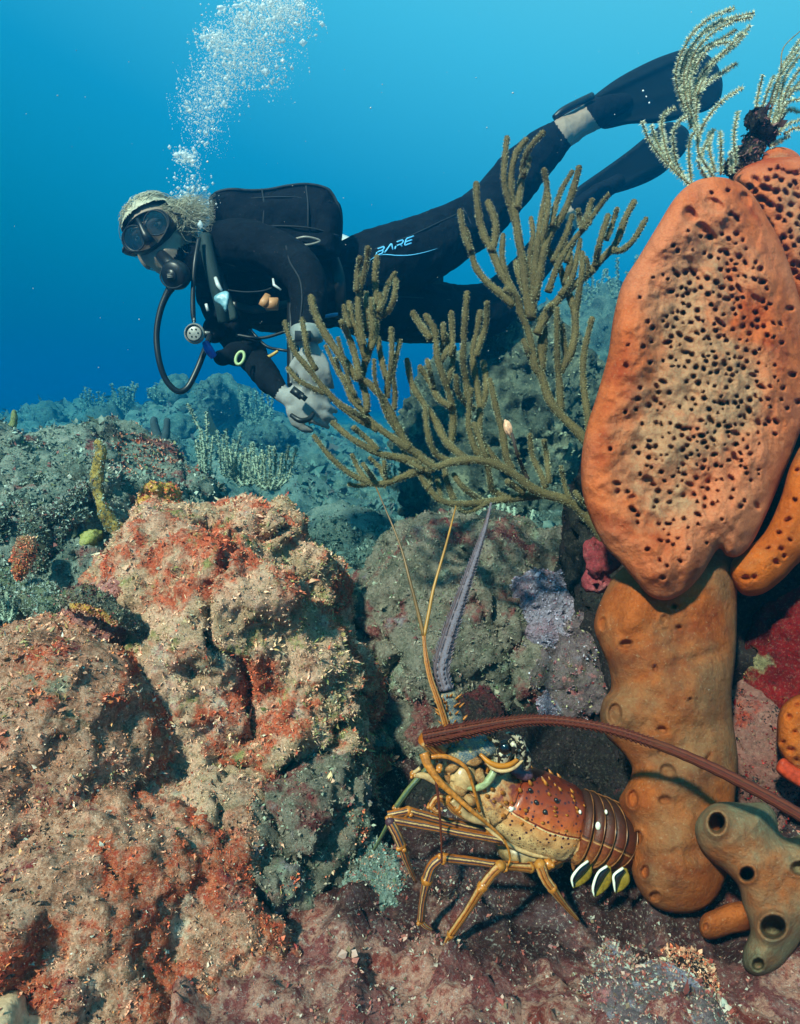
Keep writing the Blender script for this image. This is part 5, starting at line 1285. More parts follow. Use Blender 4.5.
# belly and hips
mb = MB(); mb.ball(at(530, 852, 1.0), (pm(36, 1), pm(22, 1), pm(16, 1)), 20, 12, [RTV * .95 - UPV * .2, VIEW, UPV * .95 + RTV * .2]); mb.v[-1] += (fbm(mb.v[-1] * 120, 3, 4) * 0.003)[:, None]; mb.build('belly', plain('mottled_belly', (0.2646, 0.1620, 0.0700), .4, .4, .6, 120), lob)

# ------------------------------------------------------------------ scuba diver
M['neoprene'] = MT('black_neoprene', 0.75, 0.2).color((0.010, 0.014, 0.020)).m
def neoprene():
    m = MT('black_wetsuit', 0.9, 0.06)
    n = m.noise(9, 6, 0.6)
    c = m.ramp(n, [(0.35, (0.0025, 0.004, 0.007)), (0.65, (0.006, 0.009, 0.014))])
    c = m.mix(m.ramp(m.noise(140, 2, 0.5), [(0.70, 0.0), (0.78, 0.35)]), c, (0.16, 0.14, 0.14))
    m.color(c); m.bump(m.noise(22, 5, 0.55), 0.012); m.bump(m.noise(300, 2), 0.0006)
    return m.m
M['suit'] = neoprene()
M['suit_grey'] = plain('charcoal_panel', (0.014, 0.020, 0.026), 0.7, .2, .3, 60, 0.001)
M['skin'] = plain('diver_skin', (0.27, 0.20, 0.155), 0.5, .35, .15, 30, 0.0004)
M['glove'] = plain('pale_diving_glove', (0.25, 0.24, 0.23), 0.6, .25, .15, 70, 0.001)
M['rubber'] = plain('black_rubber', (0.006, 0.007, 0.009), 0.4, .4, .3, 80)
M['strap'] = plain('dark_teal_webbing', (0.012, 0.030, 0.034), 0.7, .2, .3, 250, 0.0006)
M['steel'] = plain('brushed_steel', (0.20, 0.19, 0.17), 0.35, .5, .2, 120)
M['fin'] = plain('black_fin', (0.003, 0.005, 0.008), 0.6, .12, .3, 20, 0.001)
t_div = root('person', at(330, 420, 2.2), 'blond scuba diver in black wetsuit, mask and fins, swimming left above the reef', 'person')

def limb(mb, path, per=4, seg=14):
    P = catmull(path, per)
    C2, R2 = np_at(P[:, :3]), np.maximum(P[:, 3], .3) * P[:, 2] / FOC
    mb.tube(C2, R2, seg, True)
    for c_, r_ in zip(C2, R2):
        mb.ball(c_, float(r_), seg, 8)

body = MB()
# trunk, neck
limb(body, [(192, 262, 1.96, 17), (212, 268, 2.02, 22), (228, 275, 2.08, 34), (252, 285, 2.13, 41), (285, 290, 2.20, 42), (320, 289, 2.28, 38), (350, 286, 2.36, 37), (372, 284, 2.40, 34)])
# near leg
limb(body, [(360, 274, 2.32, 36), (385, 264, 2.36, 36), (415, 253, 2.42, 33), (447, 237, 2.50, 29), (474, 222, 2.56, 26.5), (495, 203, 2.62, 24), (512, 182, 2.68, 24.5), (530, 162, 2.74, 22.5), (548, 146, 2.79, 18.5), (566, 132, 2.84, 14.5), (580, 123, 2.88, 13), (598, 113, 2.93, 13), (618, 105, 2.98, 10), (626, 102, 3.0, 7)])
# far leg
limb(body, [(360, 300, 2.44, 35), (390, 308, 2.52, 33), (425, 312, 2.60, 30), (460, 314, 2.70, 27.5), (490, 309, 2.78, 25), (500, 300, 2.84, 22), (520, 280, 2.94, 18), (540, 256, 3.05, 17), (558, 234, 3.14, 13), (572, 217, 3.20, 10.5), (586, 203, 3.24, 10), (602, 192, 3.28, 9), (618, 182, 3.32, 7)])
# near arm: shoulder, elbow, wrist
limb(body, [(224, 246, 1.98, 24), (244, 245, 1.93, 24), (268, 250, 1.90, 22), (290, 261, 1.88, 21), (304, 276, 1.86, 20), (309, 294, 1.84, 18.5), (308, 314, 1.83, 16.5), (307, 332, 1.82, 14), (308, 344, 1.82, 9.5)])
# far arm
limb(body, [(222, 292, 2.12, 26), (228, 318, 2.08, 20), (238, 340, 2.03, 16), (254, 361, 1.97, 14.5), (270, 380, 1.91, 12.5), (281, 393, 1.87, 9), (287, 397, 1.86, 8.5)])

# head: axes of the tilted face
hu = (RTV * -0.50 + UPV * 0.84 - VIEW * 0.10).normalized()
hf = (-VIEW * 0.97 - RTV * 0.02 - UPV * 0.30); hf = (hf - hu * hf.dot(hu)).normalized()
hx = hu.cross(hf).normalized()
if hx.dot(RTV) < 0: hx = -hx
HC = at(162, 241, 1.95)
def hp(x, f, u): return HC + hx * x + hf * f + hu * u
def hball(mb, x, f, u, r, seg=16): mb.ball(hp(x, f, u), r, seg, 12, [hx, hf, hu])
hball(body, 0, -0.006, 0.018, (0.078, 0.094, 0.088), 24)
hball(body, 0, 0.022, -0.045, (0.060, 0.062, 0.062), 20)
hball(body, 0, 0.050, -0.083, (0.028, 0.028, 0.024))
hball(body, 0.040, 0.040, -0.032, (0.026, 0.026, 0.028)); hball(body, -0.040, 0.040, -0.032, (0.026, 0.026, 0.028))
hball(body, 0, 0.088, -0.022, (0.013, 0.020, 0.016)); body.tube([hp(0, .080, .015), hp(0, .098, -.022)], [.009, .013], 10)
hball(body, 0, 0.078, 0.022, (0.050, 0.016, 0.012))
hball(body, 0, 0.076, -0.056, (0.026, 0.012, 0.009)); hball(body, 0, 0.074, -0.066, (0.022, 0.012, 0.008))
for sg in (-1, 1): hball(body, sg * 0.079, -0.012, -0.012, (0.010, 0.018, 0.030))
body.tube([hp(0, -0.03, -0.05), np.array(at(185, 258, 1.98)), np.array(at(205, 266, 2.03))], [0.052, 0.052, 0.06], 16)

# hands: palm, four fingers, thumb each on its own chain
def hand(mb, wrist, palm_dir, across, out, s=1.0, curl=1.0, side=1):
    w = Vector(wrist); D = Vector(palm_dir).normalized(); A = Vector(across); A = (A - D * A.dot(D)).normalized(); O = D.cross(A) * side
    if O.dot(Vector(out)) < 0: O = -O
    pc = w + D * 0.045 * s
    mb.ball(pc, (0.039 * s, 0.016 * s, 0.042 * s), 14, 10, [A, O, D])
    mb.ball(w + D * 0.012 * s, (0.026 * s, 0.019 * s, 0.026 * s), 12, 8, [A, O, D])
    for k, (off, L) in enumerate([(-0.033, 0.064), (-0.011, 0.078), (0.011, 0.074), (0.032, 0.058)]):
        p = w + D * (0.078 - abs(off) * 0.25) * s + A * off * s
        d_ = D.copy(); P = [p - D * 0.02 * s, p]; Rr_ = [0.0090 * s, 0.0086 * s]
        for q, fr in enumerate((0.42, 0.32, 0.26)):
            an = curl * (0.45 + 0.28 * q) + 0.06 * k
            d_ = (D * math.cos(an) - O * math.sin(an)) if q == 0 else (d_ * math.cos(0.45 * curl + .05 * k) - (O * math.cos(0.45 * curl * q) + D * math.sin(0.45 * curl * q)) * math.sin(0.45 * curl + .05 * k)).normalized()
            P.append(P[-1] + d_ * L * fr * s * 1.05); Rr_.append((0.0084 - 0.0007 * q) * s)
        mb.tube(np.array([v[:] for v in P]), Rr_, 10, True, round_end=2)
        for v, r_ in zip(P[1:], Rr_[1:]): mb.ball(v, r_ * 1.03, 10, 6)
    b = w + D * 0.025 * s - A * 0.028 * s
    P = [b, b + (-A * 0.8 + D * 0.55 - O * 0.25).normalized() * 0.030 * s]; P.append(P[-1] + (D * 0.9 - A * 0.25 - O * 0.45).normalized() * 0.026 * s); P.append(P[-1] + (D * 0.8 + A * 0.15 - O * 0.55).normalized() * 0.020 * s)
    mb.tube(np.array([v[:] for v in P]), [0.015 * s, 0.0125 * s, 0.011 * s, 0.009 * s], 10, True, round_end=2)
    for v, r_ in zip(P, (0.015, 0.0125, 0.011, 0.009)): mb.ball(v, r_ * s, 10, 6)
hand(body, at(309, 346, 1.81), (RTV * 0.22 - UPV * 1.0 + VIEW * 0.05), RTV, -VIEW, 1.05, 0.75)
hand(body, at(286, 396, 1.85), (RTV * 0.95 - UPV * 0.36 - VIEW * 0.1), UPV, -VIEW, 1.1, 1.0)

def remesh(mb, voxel, smooth_it=6):
    V = np.vstack(mb.v)
    me = bpy.data.meshes.new('tmp'); me.from_pydata(V.tolist(), [], mb.f); me.update()
    o = bpy.data.objects.new('tmp', me); COL.objects.link(o)
    r = o.modifiers.new('r', 'REMESH'); r.mode = 'VOXEL'; r.voxel_size = voxel
    s = o.modifiers.new('s', 'SMOOTH'); s.factor = 0.5; s.iterations = smooth_it
    dg = bpy.context.evaluated_depsgraph_get(); ev = o.evaluated_get(dg); m2 = ev.to_mesh()
    V2 = np.zeros(len(m2.vertices) * 3, dtype=np.float32); m2.vertices.foreach_get('co', V2); V2 = V2.reshape(-1, 3)
    F2 = [tuple(p.vertices) for p in m2.polygons]
    ev.to_mesh_clear(); bpy.data.objects.remove(o); bpy.data.meshes.remove(me)
    return V2.astype(float), F2
BV, BF = remesh(body, 0.0064, 2)
def to_px(W):
    q = W - np.array(CAM); d = q @ np.array(VIEW)
    return 400 + FOC * q[:, 0] / d, 512 - FOC * (q @ np.array(UPV)) / d, d
bx, by, bd = to_px(BV)
# suit folds
Nn = fbm(BV * 14, 3, 8) * 0.004
tri_ = np.array([f[:3] for f in BF]); NB, _ = normals_of(BV, tri_)
Pf = BV * np.array([13.0, 9.0, 9.0]); hdv = np.linalg.norm(BV - np.array(HC), axis=1)
fold = fbm(Pf, 3, 12, ridged=True) * 0.0055 + fbm(BV * 34, 2, 15) * 0.0018
soft = ((hdv > 0.19) & ~((np.linalg.norm(BV - np.array(at(308, 385, 1.82)), axis=1) < 0.15)))
BV = BV + NB * (fold * soft)[:, None]
ctr = np.array([BV[list(f)].mean(0) for f in BF]); cx, cy, cd = to_px(ctr)
hd = np.linalg.norm(ctr - np.array(HC), axis=1)
mi = np.zeros(len(BF), int)
neck = (ctr - np.array(at(192, 258, 1.97))) @ np.array((RTV * 0.85 - UPV * 0.35))
mi[(hd < 0.17) & (neck < -0.010)] = 1
W1 = np.array(at(307, 340, 1.82)); mi[((ctr - W1) @ np.array(-UPV) > 0) & (np.linalg.norm(ctr - W1, axis=1) < 0.26) & (cx > 288) & (cd < 1.9)] = 2
W2 = np.array(at(281, 391, 1.87)); mi[((ctr - W2) @ np.array((RTV * .8 - UPV * .6)) > 0) & (np.linalg.norm(ctr - W2, axis=1) < 0.28) & (cd < 1.95)] = 2
an1 = ((cx - 563) * 0.82 + (cy - 134) * -0.57); mi[(an1 > 0) & (an1 < 34) & (cx > 555) & (cd > 2.7) & (cy < 150)] = 3
an2 = ((cx - 568) * 0.72 + (cy - 221) * -0.69); mi[(an2 > 0) & (an2 < 12) & (cx > 555) & (cd > 3.0) & (cy > 160)] = 3
body_o = mesh_obj('body', BV, BF, [M['suit'], M['skin'], M['glove'], M['skin']], t_div, matidx=mi)
bvh = BVHTree.FromPolygons([Vector(v) for v in BV], BF)
def on_body(px, py, lift=0.002, dflt=2.2):
    dirv = (at(px, py, 1.0) - CAM).normalized()
    h = bvh.ray_cast(CAM, dirv)
    if h[0] is None: return at(px, py, dflt)
    return h[0] + h[1] * lift

# hair: curved strands over the skull, sweeping back, with a loose tail
rs7 = np.random.RandomState(77)
M['hair'] = tuft_mat('blond_hair', [(0.50, 0.49, 0.38), (0.36, 0.34, 0.25), (0.62, 0.61, 0.50), (0.26, 0.24, 0.17)], 0.5)
W_, F_ = ico(5)
cap = np.array([HC + hx * v[0] * 0.094 + hf * (v[1] * 0.108 - 0.014) + hu * (v[2] * 0.102 + 0.024) for v in W_])
keepf = []
fu = W_[F_].mean(1)
for i, f in enumerate(fu):
    if not (f[1] > 0.42 and f[2] < 0.50) and not (f[1] > -0.15 and f[2] < -0.05): keepf.append(i)
capF = F_[keepf]
cap2 = cap + (fbm(np.stack([W_[:, 0] * 14, W_[:, 1] * 3, W_[:, 2] * 3], 1), 3, 4) * 0.004)[:, None]
uniq, inv = np.unique(capF, return_inverse=True)
hair = mesh_obj('hair', cap2[uniq], inv.reshape(capF.shape), plain('blond_hair_base', (0.38, 0.36, 0.27), .6, .3, .35, 90, .001), t_div)
st = MB()
for k in range(2000):
    v = rs7.normal(0, 1, 3); v /= np.linalg.norm(v)
    if (v[1] > 0.40 and v[2] < 0.55) or (v[1] > -0.1 and v[2] < 0.0): continue
    pts = []; r0 = rs7.uniform(1.0, 1.05); w = v.copy()
    for q in range(6):
        pts.append(np.array(HC + hx * w[0] * 0.096 * r0 + hf * (w[1] * 0.110 * r0 - 0.014) + hu * (w[2] * 0.104 * r0 + 0.024)))
        w = w + np.array([0.10 * np.sign(w[0]) * 0.2, -0.16, -0.02]) + rs7.normal(0, 0.05, 3); w /= np.linalg.norm(w); r0 += rs7.uniform(-.01, .035)
    st.tube(np.array(pts), np.array([.0007, .0009, .0009, .0008, .0006, .0002]) * rs7.uniform(.6, 1.3), 3, False)
for k in range(1000):        # loose tail drifting towards the tank
    u0 = rs7.uniform(0, 1)
    a = np.array(at(170 + rs7.uniform(-12, 14), 212 + rs7.uniform(-6, 20), 1.93 + rs7.uniform(-.05, .06)))
    e = np.array(at(200 + rs7.uniform(-14, 16), 214 + rs7.normal(0, 11), 1.94 + rs7.uniform(-.06, .09)))
    m1 = a * .6 + e * .4 + np.array(UPV) * rs7.uniform(-.01, .03); m2 = a * .25 + e * .75 + rs7.normal(0, .008, 3)
    st.tube(catmull([tuple(a), tuple(m1), tuple(m2), tuple(e)], 3), np.linspace(.0010, .0002, 10), 3, False)
for k in range(60):         # small loop of hair on the crown
    a0 = rs7.uniform(-.3, .3); r_ = pm(7, 1.95) * rs7.uniform(.8, 1.15)
    cc = np.array(at(139, 212, 1.93)); P_ = [cc + np.array(RTV) * r_ * math.cos(q) + np.array(UPV) * r_ * math.sin(q) * .9 + np.array(VIEW) * a0 * .04 for q in np.linspace(-0.2, 3.5, 9)]
    st.tube(np.array(P_), .0011, 3, False)
so = st.build('hair_strands', M['hair'], hair); so['kind'] = 'stuff'

# mask: skirt, frame, two lenses, strap; eyes behind the glass
mk = MB()
for sg in (-1, 1):
    pass
ring = []
for k in range(40):
    a = 2 * math.pi * k / 40
    x = 0.076 * math.cos(a) * (1 - 0.06 * math.cos(2 * a)); u_ = 0.044 * math.sin(a) + (0.0 if math.sin(a) > 0 else -0.006 * math.exp(-(x / 0.03) ** 2))
    ring.append((x, u_))
V_, F_2 = [], []
for (sc, f_) in ((0.98, 0.060), (1.02, 0.085), (1.0, 0.108), (0.93, 0.113), (0.90, 0.107)):
    for (x, u_) in ring: V_.append(np.array(hp(x * sc, (f_ - 0.012) - 0.35 * abs(x) ** 1.5, u_ * sc + 0.008)))
for r_ in range(4):
    for k in range(40): F_2.append((r_ * 40 + k, r_ * 40 + (k + 1) % 40, (r_ + 1) * 40 + (k + 1) % 40, (r_ + 1) * 40 + k))
mk.add(V_, F_2); mask = mk.build('diving_mask', M['rubber'], t_div)
bridge = MB(); bridge.tube(np.array([hp(0, .099, .042), hp(0, .104, .02), hp(0, .112, -.008), hp(0, .110, -.030)]), [.006, .007, .012, .015], 12); bridge.build('nose_pocket', M['rubber'], mask)
gm = MT('tinted_glass', 0.05, 0.6).color((0.008, 0.014, 0.02)); gm.b.inputs['Alpha'].default_value = 0.72; gm.b.inputs['Coat Weight'].default_value = 0.6
for sg in (-1, 1):
    L_ = MB(); vv = [np.array(hp(sg * 0.038, .0965, 0.010))]; n_ = 28
    for rr_ in (0.5, 1.0):
        for k in range(n_):
            a = 2 * math.pi * k / n_; x = sg * 0.038 + 0.034 * math.cos(a) * rr_ * (1.03 if math.cos(a) * sg > 0 else 1); u_ = 0.032 * math.sin(a) * rr_
            vv.append(np.array(hp(x, .0995 - 0.35 * abs(x) ** 1.5 - (0.002 if rr_ == 1 else 0), u_ + 0.009)))
    ff = [(0, 1 + k, 1 + (k + 1) % n_) for k in range(n_)] + [(1 + k, 1 + n_ + k, 1 + n_ + (k + 1) % n_, 1 + (k + 1) % n_) for k in range(n_)]
    L_.add(vv, ff); L_.build('lens', gm.m, mask)
    fr = MB(); fr.tube(np.array(vv[1 + n_:] + [vv[1 + n_]]), .0022, 8, False); fr.build('lens_frame', M['suit_grey'], mask)
    e = MB(); e.ball(hp(sg * 0.032, .070, .012), .0125, 16, 10); eo = e.build('eye', plain('eye_white', (.75, .72, .68), .2, .5, .05), t_div)
    e = MB(); e.ball(hp(sg * 0.032, .0815, .011), .0058, 12, 8); e.build('iris', plain('blue_iris', (.05, .12, .16), .2, .5, .2), eo)
    e = MB(); e.tube(np.array([hp(sg * 0.014, .086, .028), hp(sg * .032, .087, .034), hp(sg * .05, .078, .028)]), [.003, .0036, .002], 6); e.build('eyebrow', plain('brow', (.3, .2, .12), .7), t_div)
sp_ = MB(); sp_.tube(catmull([tuple(hp(0.088, .070, .012)), tuple(hp(0.094, .02, .018)), tuple(hp(0.088, -.05, .03)), tuple(hp(0.0, -.112, .04)), tuple(hp(-0.088, -.05, .03)), tuple(hp(-.094, .02, .018)), tuple(hp(-.088, .07, .012))], 8), .0085, 8, True, flat=.3); sp_.build('mask_strap', M['rubber'], mask)

# regulator and hoses
rg = MB(); RC = at(176, 275, 1.83); rf = (-VIEW * .8 - RTV * .25 - UPV * .35).normalized()
rg.tube(np.array([RC - rf * .03, RC - rf * .018, RC - rf * .006, RC + rf * .012, RC + rf * .020, RC + rf * .022]), [.018, .034, .038, .037, .030, .012], 28)
rg.tube(np.array([RC + rf * .020, RC + rf * .026]), [.017, .015], 20); rg.tube(np.array([hp(0, .085, -.062), RC - rf * .02]), [.016, .02], 12)
reg = rg.build('regulator', M['rubber'], t_div)
rb = MB(); rb.tube(np.array([RC + rf * .0135 + (RTV * math.cos(a) + UPV * math.sin(a)) * .0335 for a in np.linspace(0, 6.283, 28)]), .0022, 6, False); rb.build('regulator_ring', M['suit_grey'], reg)
rb = MB(); [rb.tube(np.array([RC + rf * (.0275 + .001 * j) + RTV * (-.007) + UPV * (.004 * j - .004), RC + rf * (.0275) + RTV * .007 + UPV * (.004 * j - .003)]), .0012, 6) for j in range(3)]; rb.build('regulator_emblem', M['steel'], reg)
def hose(name, path, mat, seg=12):
    C2, R2 = px3(path, 8); return MB().tube(C2, R2, seg).build(name, mat, t_div)
hose('regulator_hose', [(172, 286, 1.84, 4.6), (166, 296, 1.84, 3.4), (160, 312, 1.84, 3.1), (156.5, 335, 1.84, 3.0), (159, 360, 1.84, 3.0), (166, 380, 1.85, 3.0), (177, 391, 1.86, 3.0), (187, 388, 1.87, 3.0), (196, 372, 1.88, 3.0), (204, 352, 1.9, 3.0), (212, 330, 1.95, 3.0)], M['rubber'])
hose('inflator_hose', [(199, 238, 1.86, 2.2), (195, 262, 1.84, 2.3), (193, 290, 1.84, 2.3), (193, 312, 1.84, 2.6), (194, 322, 1.84, 2.0)], M['rubber'])
hose('corrugated_hose', [(205, 236, 1.90, 6.5), (209, 258, 1.89, 7), (215, 282, 1.89, 7), (221, 305, 1.90, 6.5), (224, 322, 1.92, 6)], M['strap'])
hose('low_hose', [(236, 335, 1.95, 1.8), (262, 338, 1.95, 1.6), (290, 330, 1.96, 1.6)], M['rubber'])
hose('low_hose', [(250, 330, 1.96, 1.6), (266, 346, 1.95, 1.6), (282, 350, 1.95, 1.5), (296, 352, 1.93, 1.5)], M['rubber'])
hose('yellow_cord', [(256, 358, 1.95, 1.6), (268, 357, 1.94, 1.8), (278, 351, 1.94, 1.4)], plain('ochre_cord', (.45, .28, .07), .6))
hose('chest_line', [(228, 290, 1.88, .7), (245, 292, 1.86, .7), (262, 291, 1.86, .7), (272, 288, 1.86, .7)], M['suit_grey'])
# straps laid on the chest and arm
def strap(name, pts, w, mat, lift=.006, th=.004):
    C2 = np.array([np.array(on_body(x, y, lift)) for x, y in pts]); C2 = catmull([tuple(c) for c in C2], 5)
    return MB().tube(C2, w, 10, True, flat=th / w).build(name, mat, t_div)
strap('shoulder_strap', [(203, 240), (212, 262), (221, 285), (227, 305), (232, 322)], .020, M['strap'])
strap('chest_strap', [(232, 306), (252, 308), (272, 306), (290, 302)], .012, M['rubber'])
strap('waist_belt', [(330, 256), (336, 275), (338, 295), (336, 316)], .020, M['rubber'], .010)
hose('hanging_strap', [(293, 300, 1.96, 6), (293, 340, 1.95, 6.2), (293, 375, 1.94, 6), (292, 386, 1.93, 5)], M['rubber'])
# buoyancy wing and tank
wing = lobe('buoyancy_wing', [(209, 206), (212, 194), (230, 188), (250, 189), (269, 188), (290, 184), (310, 183), (329, 188), (335, 198), (341, 206), (343, 222), (341, 246), (336, 258), (300, 262), (250, 262), (215, 250)],
    lambda x, y: 2.12 + 0.0004 * (x - 275), 0.075, 20, 0.07, M['suit'], t_div, step=2.2, lump=(0.012, 0.08), seed=3)
C2, R2 = px3([(211, 200, 2.09, 1.4), (216, 193, 2.07, 1.5), (230, 189.5, 2.06, 1.5), (250, 190.5, 2.06, 1.5), (269, 189.5, 2.07, 1.5), (290, 185.5, 2.08, 1.5), (310, 184.5, 2.09, 1.5), (328, 189.5, 2.1, 1.5), (337, 203, 2.11, 1.5), (341, 222, 2.12, 1.5), (339.5, 244, 2.12, 1.4)], 6)
MB().tube(C2, R2, 6).build('wing_piping', M['suit_grey'], wing)
for pts_ in ([(216, 236, 2.06, .9), (240, 228, 2.045, .9), (275, 226, 2.045, .9), (310, 228, 2.05, .9), (339, 236, 2.09, .9)], [(262, 189, 2.06, .9), (264, 205, 2.04, .9), (263, 226, 2.042, .9)], [(306, 186, 2.08, .9), (308, 204, 2.052, .9), (308, 228, 2.05, .9)], [(222, 204, 2.06, .7), (245, 199, 2.048, .7), (290, 197, 2.05, .7), (332, 202, 2.085, .7)]):
    C2, R2 = px3(pts_, 6); MB().tube(C2, R2, 6).build('wing_seam', M['suit_grey'], wing)
C2, R2 = px3([(292, 240, 2.05, 3.4), (306, 237, 2.04, 3.4), (320, 241, 2.05, 3.4), (306, 245, 2.04, 3.2), (293, 241, 2.05, 3.2)], 6); MB().tube(C2, R2 * .35, 6).build('wing_ring', M['steel'], wing)
C2, R2 = px3([(226, 232, 2.30, 14), (234, 233, 2.30, 24), (262, 238, 2.33, 25), (300, 246, 2.36, 24), (335, 256, 2.40, 22), (346, 258, 2.41, 20), (353, 260, 2.42, 12), (355, 260, 2.42, 3)], 4)
tank = MB().tube(C2, R2, 28).build('air_tank', plain('white_tank_paint', (.72, .74, .72), .35, .5, .1, 40), t_div)
hose('tank_valve', [(214, 224, 2.28, 5), (222, 225, 2.29, 6), (230, 226, 2.3, 7)], M['steel'])
# cuff, watch and gloves details
C2, R2 = px3([(307, 330, 1.815, 16.5), (307, 336, 1.812, 16.8), (307.5, 342, 1.812, 15.5)], 3); MB().tube(C2, R2, 24).build('wrist_computer_strap', plain('pale_grey_strap', (.20, .22, .21), .5, .4, .2, 60), t_div)
MB().box(at(303, 336, 1.765), (.020, .006, .012)).build('wrist_computer', M['suit_grey'], t_div)
bl = MB(); bl.box(at(297, 393, 1.78), (.016, .005, .010), [(RTV * .8 - UPV * .6), VIEW, (UPV * .8 + RTV * .6)]); bl.box(at(303, 397, 1.778), (.010, .005, .007), [(RTV * .8 - UPV * .6), VIEW, (UPV * .8 + RTV * .6)]); bl.build('glove_patch', M['rubber'], t_div)
C2, R2 = px3([(291, 415, 1.80, 2.2), (300, 420.5, 1.79, 2.8), (309, 419, 1.80, 2.6), (314, 413, 1.81, 2)], 5); MB().tube(C2, R2, 8).build('wrist_lanyard', M['rubber'], t_div)
# gauge, clips, whistle, ring, pocket
g = MB(); gc = at(195, 334, 1.83); g.tube(np.array([gc + VIEW * .012, gc + VIEW * .002, gc - VIEW * .008, gc - VIEW * .010]), [.020, .0265, .0265, .022], 28); gg = g.build('console_gauge', M['steel'], t_div)
g = MB(); [g.ball(gc - VIEW * .0105 + (RTV * math.cos(a) + UPV * math.sin(a)) * .011, .0024, 8, 6) for a in np.linspace(0, 6.283, 7)[:-1]]; g.tube(np.array([gc - VIEW * .0125 + (RTV * math.cos(a) + UPV * math.sin(a)) * .021 for a in np.linspace(0, 6.283, 26)]), .0016, 6, False); g.build('gauge_dial', M['suit_grey'], gg)
g = MB(); g.tube(np.array([at(203, 333, 1.83), at(210, 333, 1.83)]), [.006, .004], 8); g.ball(at(194, 320, 1.83), .0035, 8, 6); g.tube(np.array([at(194, 326, 1.83), at(194, 318, 1.83)]), .002, 6); g.build('gauge_swivel', M['steel'], gg)
hose('blue_clip', [(205, 342, 1.87, 3.2), (209, 350, 1.87, 4.6), (214, 357, 1.88, 3.6)], plain('blue_plastic', (.02, .07, .42), .35, .5))
lobe('fin_shaped_clip', [(214, 297), (219, 293), (226, 291), (229.5, 294), (229, 302), (226, 312), (221.5, 306), (215.5, 302)], 1.83, .006, 3, .006, plain('pale_cyan_plastic', (.14, .30, .36), .4, .4), t_div, step=1.2)
MB().tube(np.array([at(215.5, 278, 1.85), at(218, 285, 1.84), at(222, 291, 1.84)]), [.005, .006, .004], 8).build('chrome_clip', plain('bright_chrome', (.5, .52, .52), .15, .6, .05), t_div)
MB().tube(np.array([at(206, 304, 1.86), at(208, 311, 1.86)]), [.004, .004], 8).build('chrome_clip', plain('bright_chrome', (.5, .52, .52), .15, .6, .05), t_div)
MB().tube(np.array([at(273, 279, 1.86), at(274, 285, 1.85), at(281, 290, 1.85)]), [.003, .004, .003], 8).build('chrome_clip', plain('bright_chrome', (.5, .52, .52), .15, .6, .05), t_div)
w_ = MB(); oc = plain('orange_plastic', (.42, .19, .08), .5, .4, .15)
w_.tube(np.array([at(261.5, 306, 1.81), at(264, 302, 1.81), at(268, 295, 1.82)]), [.009, .011, .009], 14, True, flat=.6); w_.box(at(272, 304, 1.825), (.016, .012, .014), [RTV, VIEW, (UPV * .97 + RTV * .1)]); w_.build('octopus_mouthpiece', oc, t_div)
pk = MB(); [pk.ball(at(x, y, d), (pm(a, 1.9), .035, pm(b, 1.9)), 16, 10) for x, y, d, a, b in [(222, 358, 1.93, 9, 8), (238, 354, 1.94, 16, 13), (256, 352, 1.97, 12, 10), (214, 330, 1.96, 12, 14)]]
pv, pf = remesh(pk, .006, 5); mesh_obj('accessory_pocket', pv, pf, M['suit'], t_div)
rg2 = MB(); c0 = at(240, 358, 1.86); rg2.tube(np.array([c0 + (RTV * math.cos(a) * .011 + UPV * math.sin(a) * .017 + RTV * .004 * math.sin(a)) for a in np.linspace(0, 6.283, 26)]), .0042, 8, False); rg2.build('pull_ring', plain('pale_lime_plastic', (.36, .46, .22), .45, .4, .08), t_div)
hose('blue_pen', [(323, 317, 1.98, 1.6), (333, 315, 1.98, 2.0), (338, 314, 1.98, 1.4)], plain('blue_pen_plastic', (.03, .22, .45), .3, .5))
# knee panels and suit seams
for pts in ([(352, 262), (380, 247), (410, 236), (440, 222), (462, 212)], [(463, 208), (470, 222), (474, 238)], [(356, 300), (385, 296), (420, 298), (450, 300)], [(286, 246), (290, 262), (300, 280), (302, 300), (300, 322)], [(214, 262), (222, 262), (236, 266)]):
    strap('suit_seam', pts, .0022, M['suit_grey'], .001, .0015)
kp = lobe('knee_panel', [(474, 224), (482, 205), (496, 188), (508, 190), (505, 205), (496, 220), (484, 232)], 2.535, .006, 6, .002, M['suit_grey'], t_div, step=2.0)
# the name on the thigh
ink = plain('light_blue_print', (.10, .42, .72), .5, .3, .08)
o0 = np.array([375.5, 256.0]); ex = np.array([37.5, -13.2]) / 4.0; ey = np.array([0.3, -1.0]); ey = ey / np.linalg.norm(ey)
L4 = {'B': [[(0, 0), (0.70, 0), (0.82, .25), (.70, .5), (.12, .5)], [(.70, .5), (.84, .75), (.72, 1), (.0, 1)], [(0.0, 0), (0.02, .5)]], 'A': [[(-.06, 0), (.42, 1), (.52, 1), (.90, 0)]],
      'R': [[(.0, 0), (.02, .42)], [(0, 1), (.70, 1), (.82, .75), (.70, .45), (.14, .45)], [(.50, .42), (.86, 0)]], 'E': [[(.88, 1), (.08, 1), (0, .82), (0, .18), (.08, 0), (.84, 0)], [(.04, .5), (.78, .5)]]}
lg = MB()
for i, ch in enumerate('BARE'):
    for st_ in L4[ch]:
        Pp = []
        for (a, b) in zip(st_[:-1], st_[1:]):
            for q in np.linspace(0, 1, 5): Pp.append((a[0] + (b[0] - a[0]) * q, a[1] + (b[1] - a[1]) * q))
        Pp = [p for k, p in enumerate(Pp) if k == 0 or p != Pp[k - 1]]
        pts = [np.array(on_body(*(o0 + ex * (i * 1.02 + p[0] * .92) + ey * p[1] * 7.2), .0016)) for p in Pp]
        lg.tube(np.array(pts), .0027, 6, True, flat=.35)
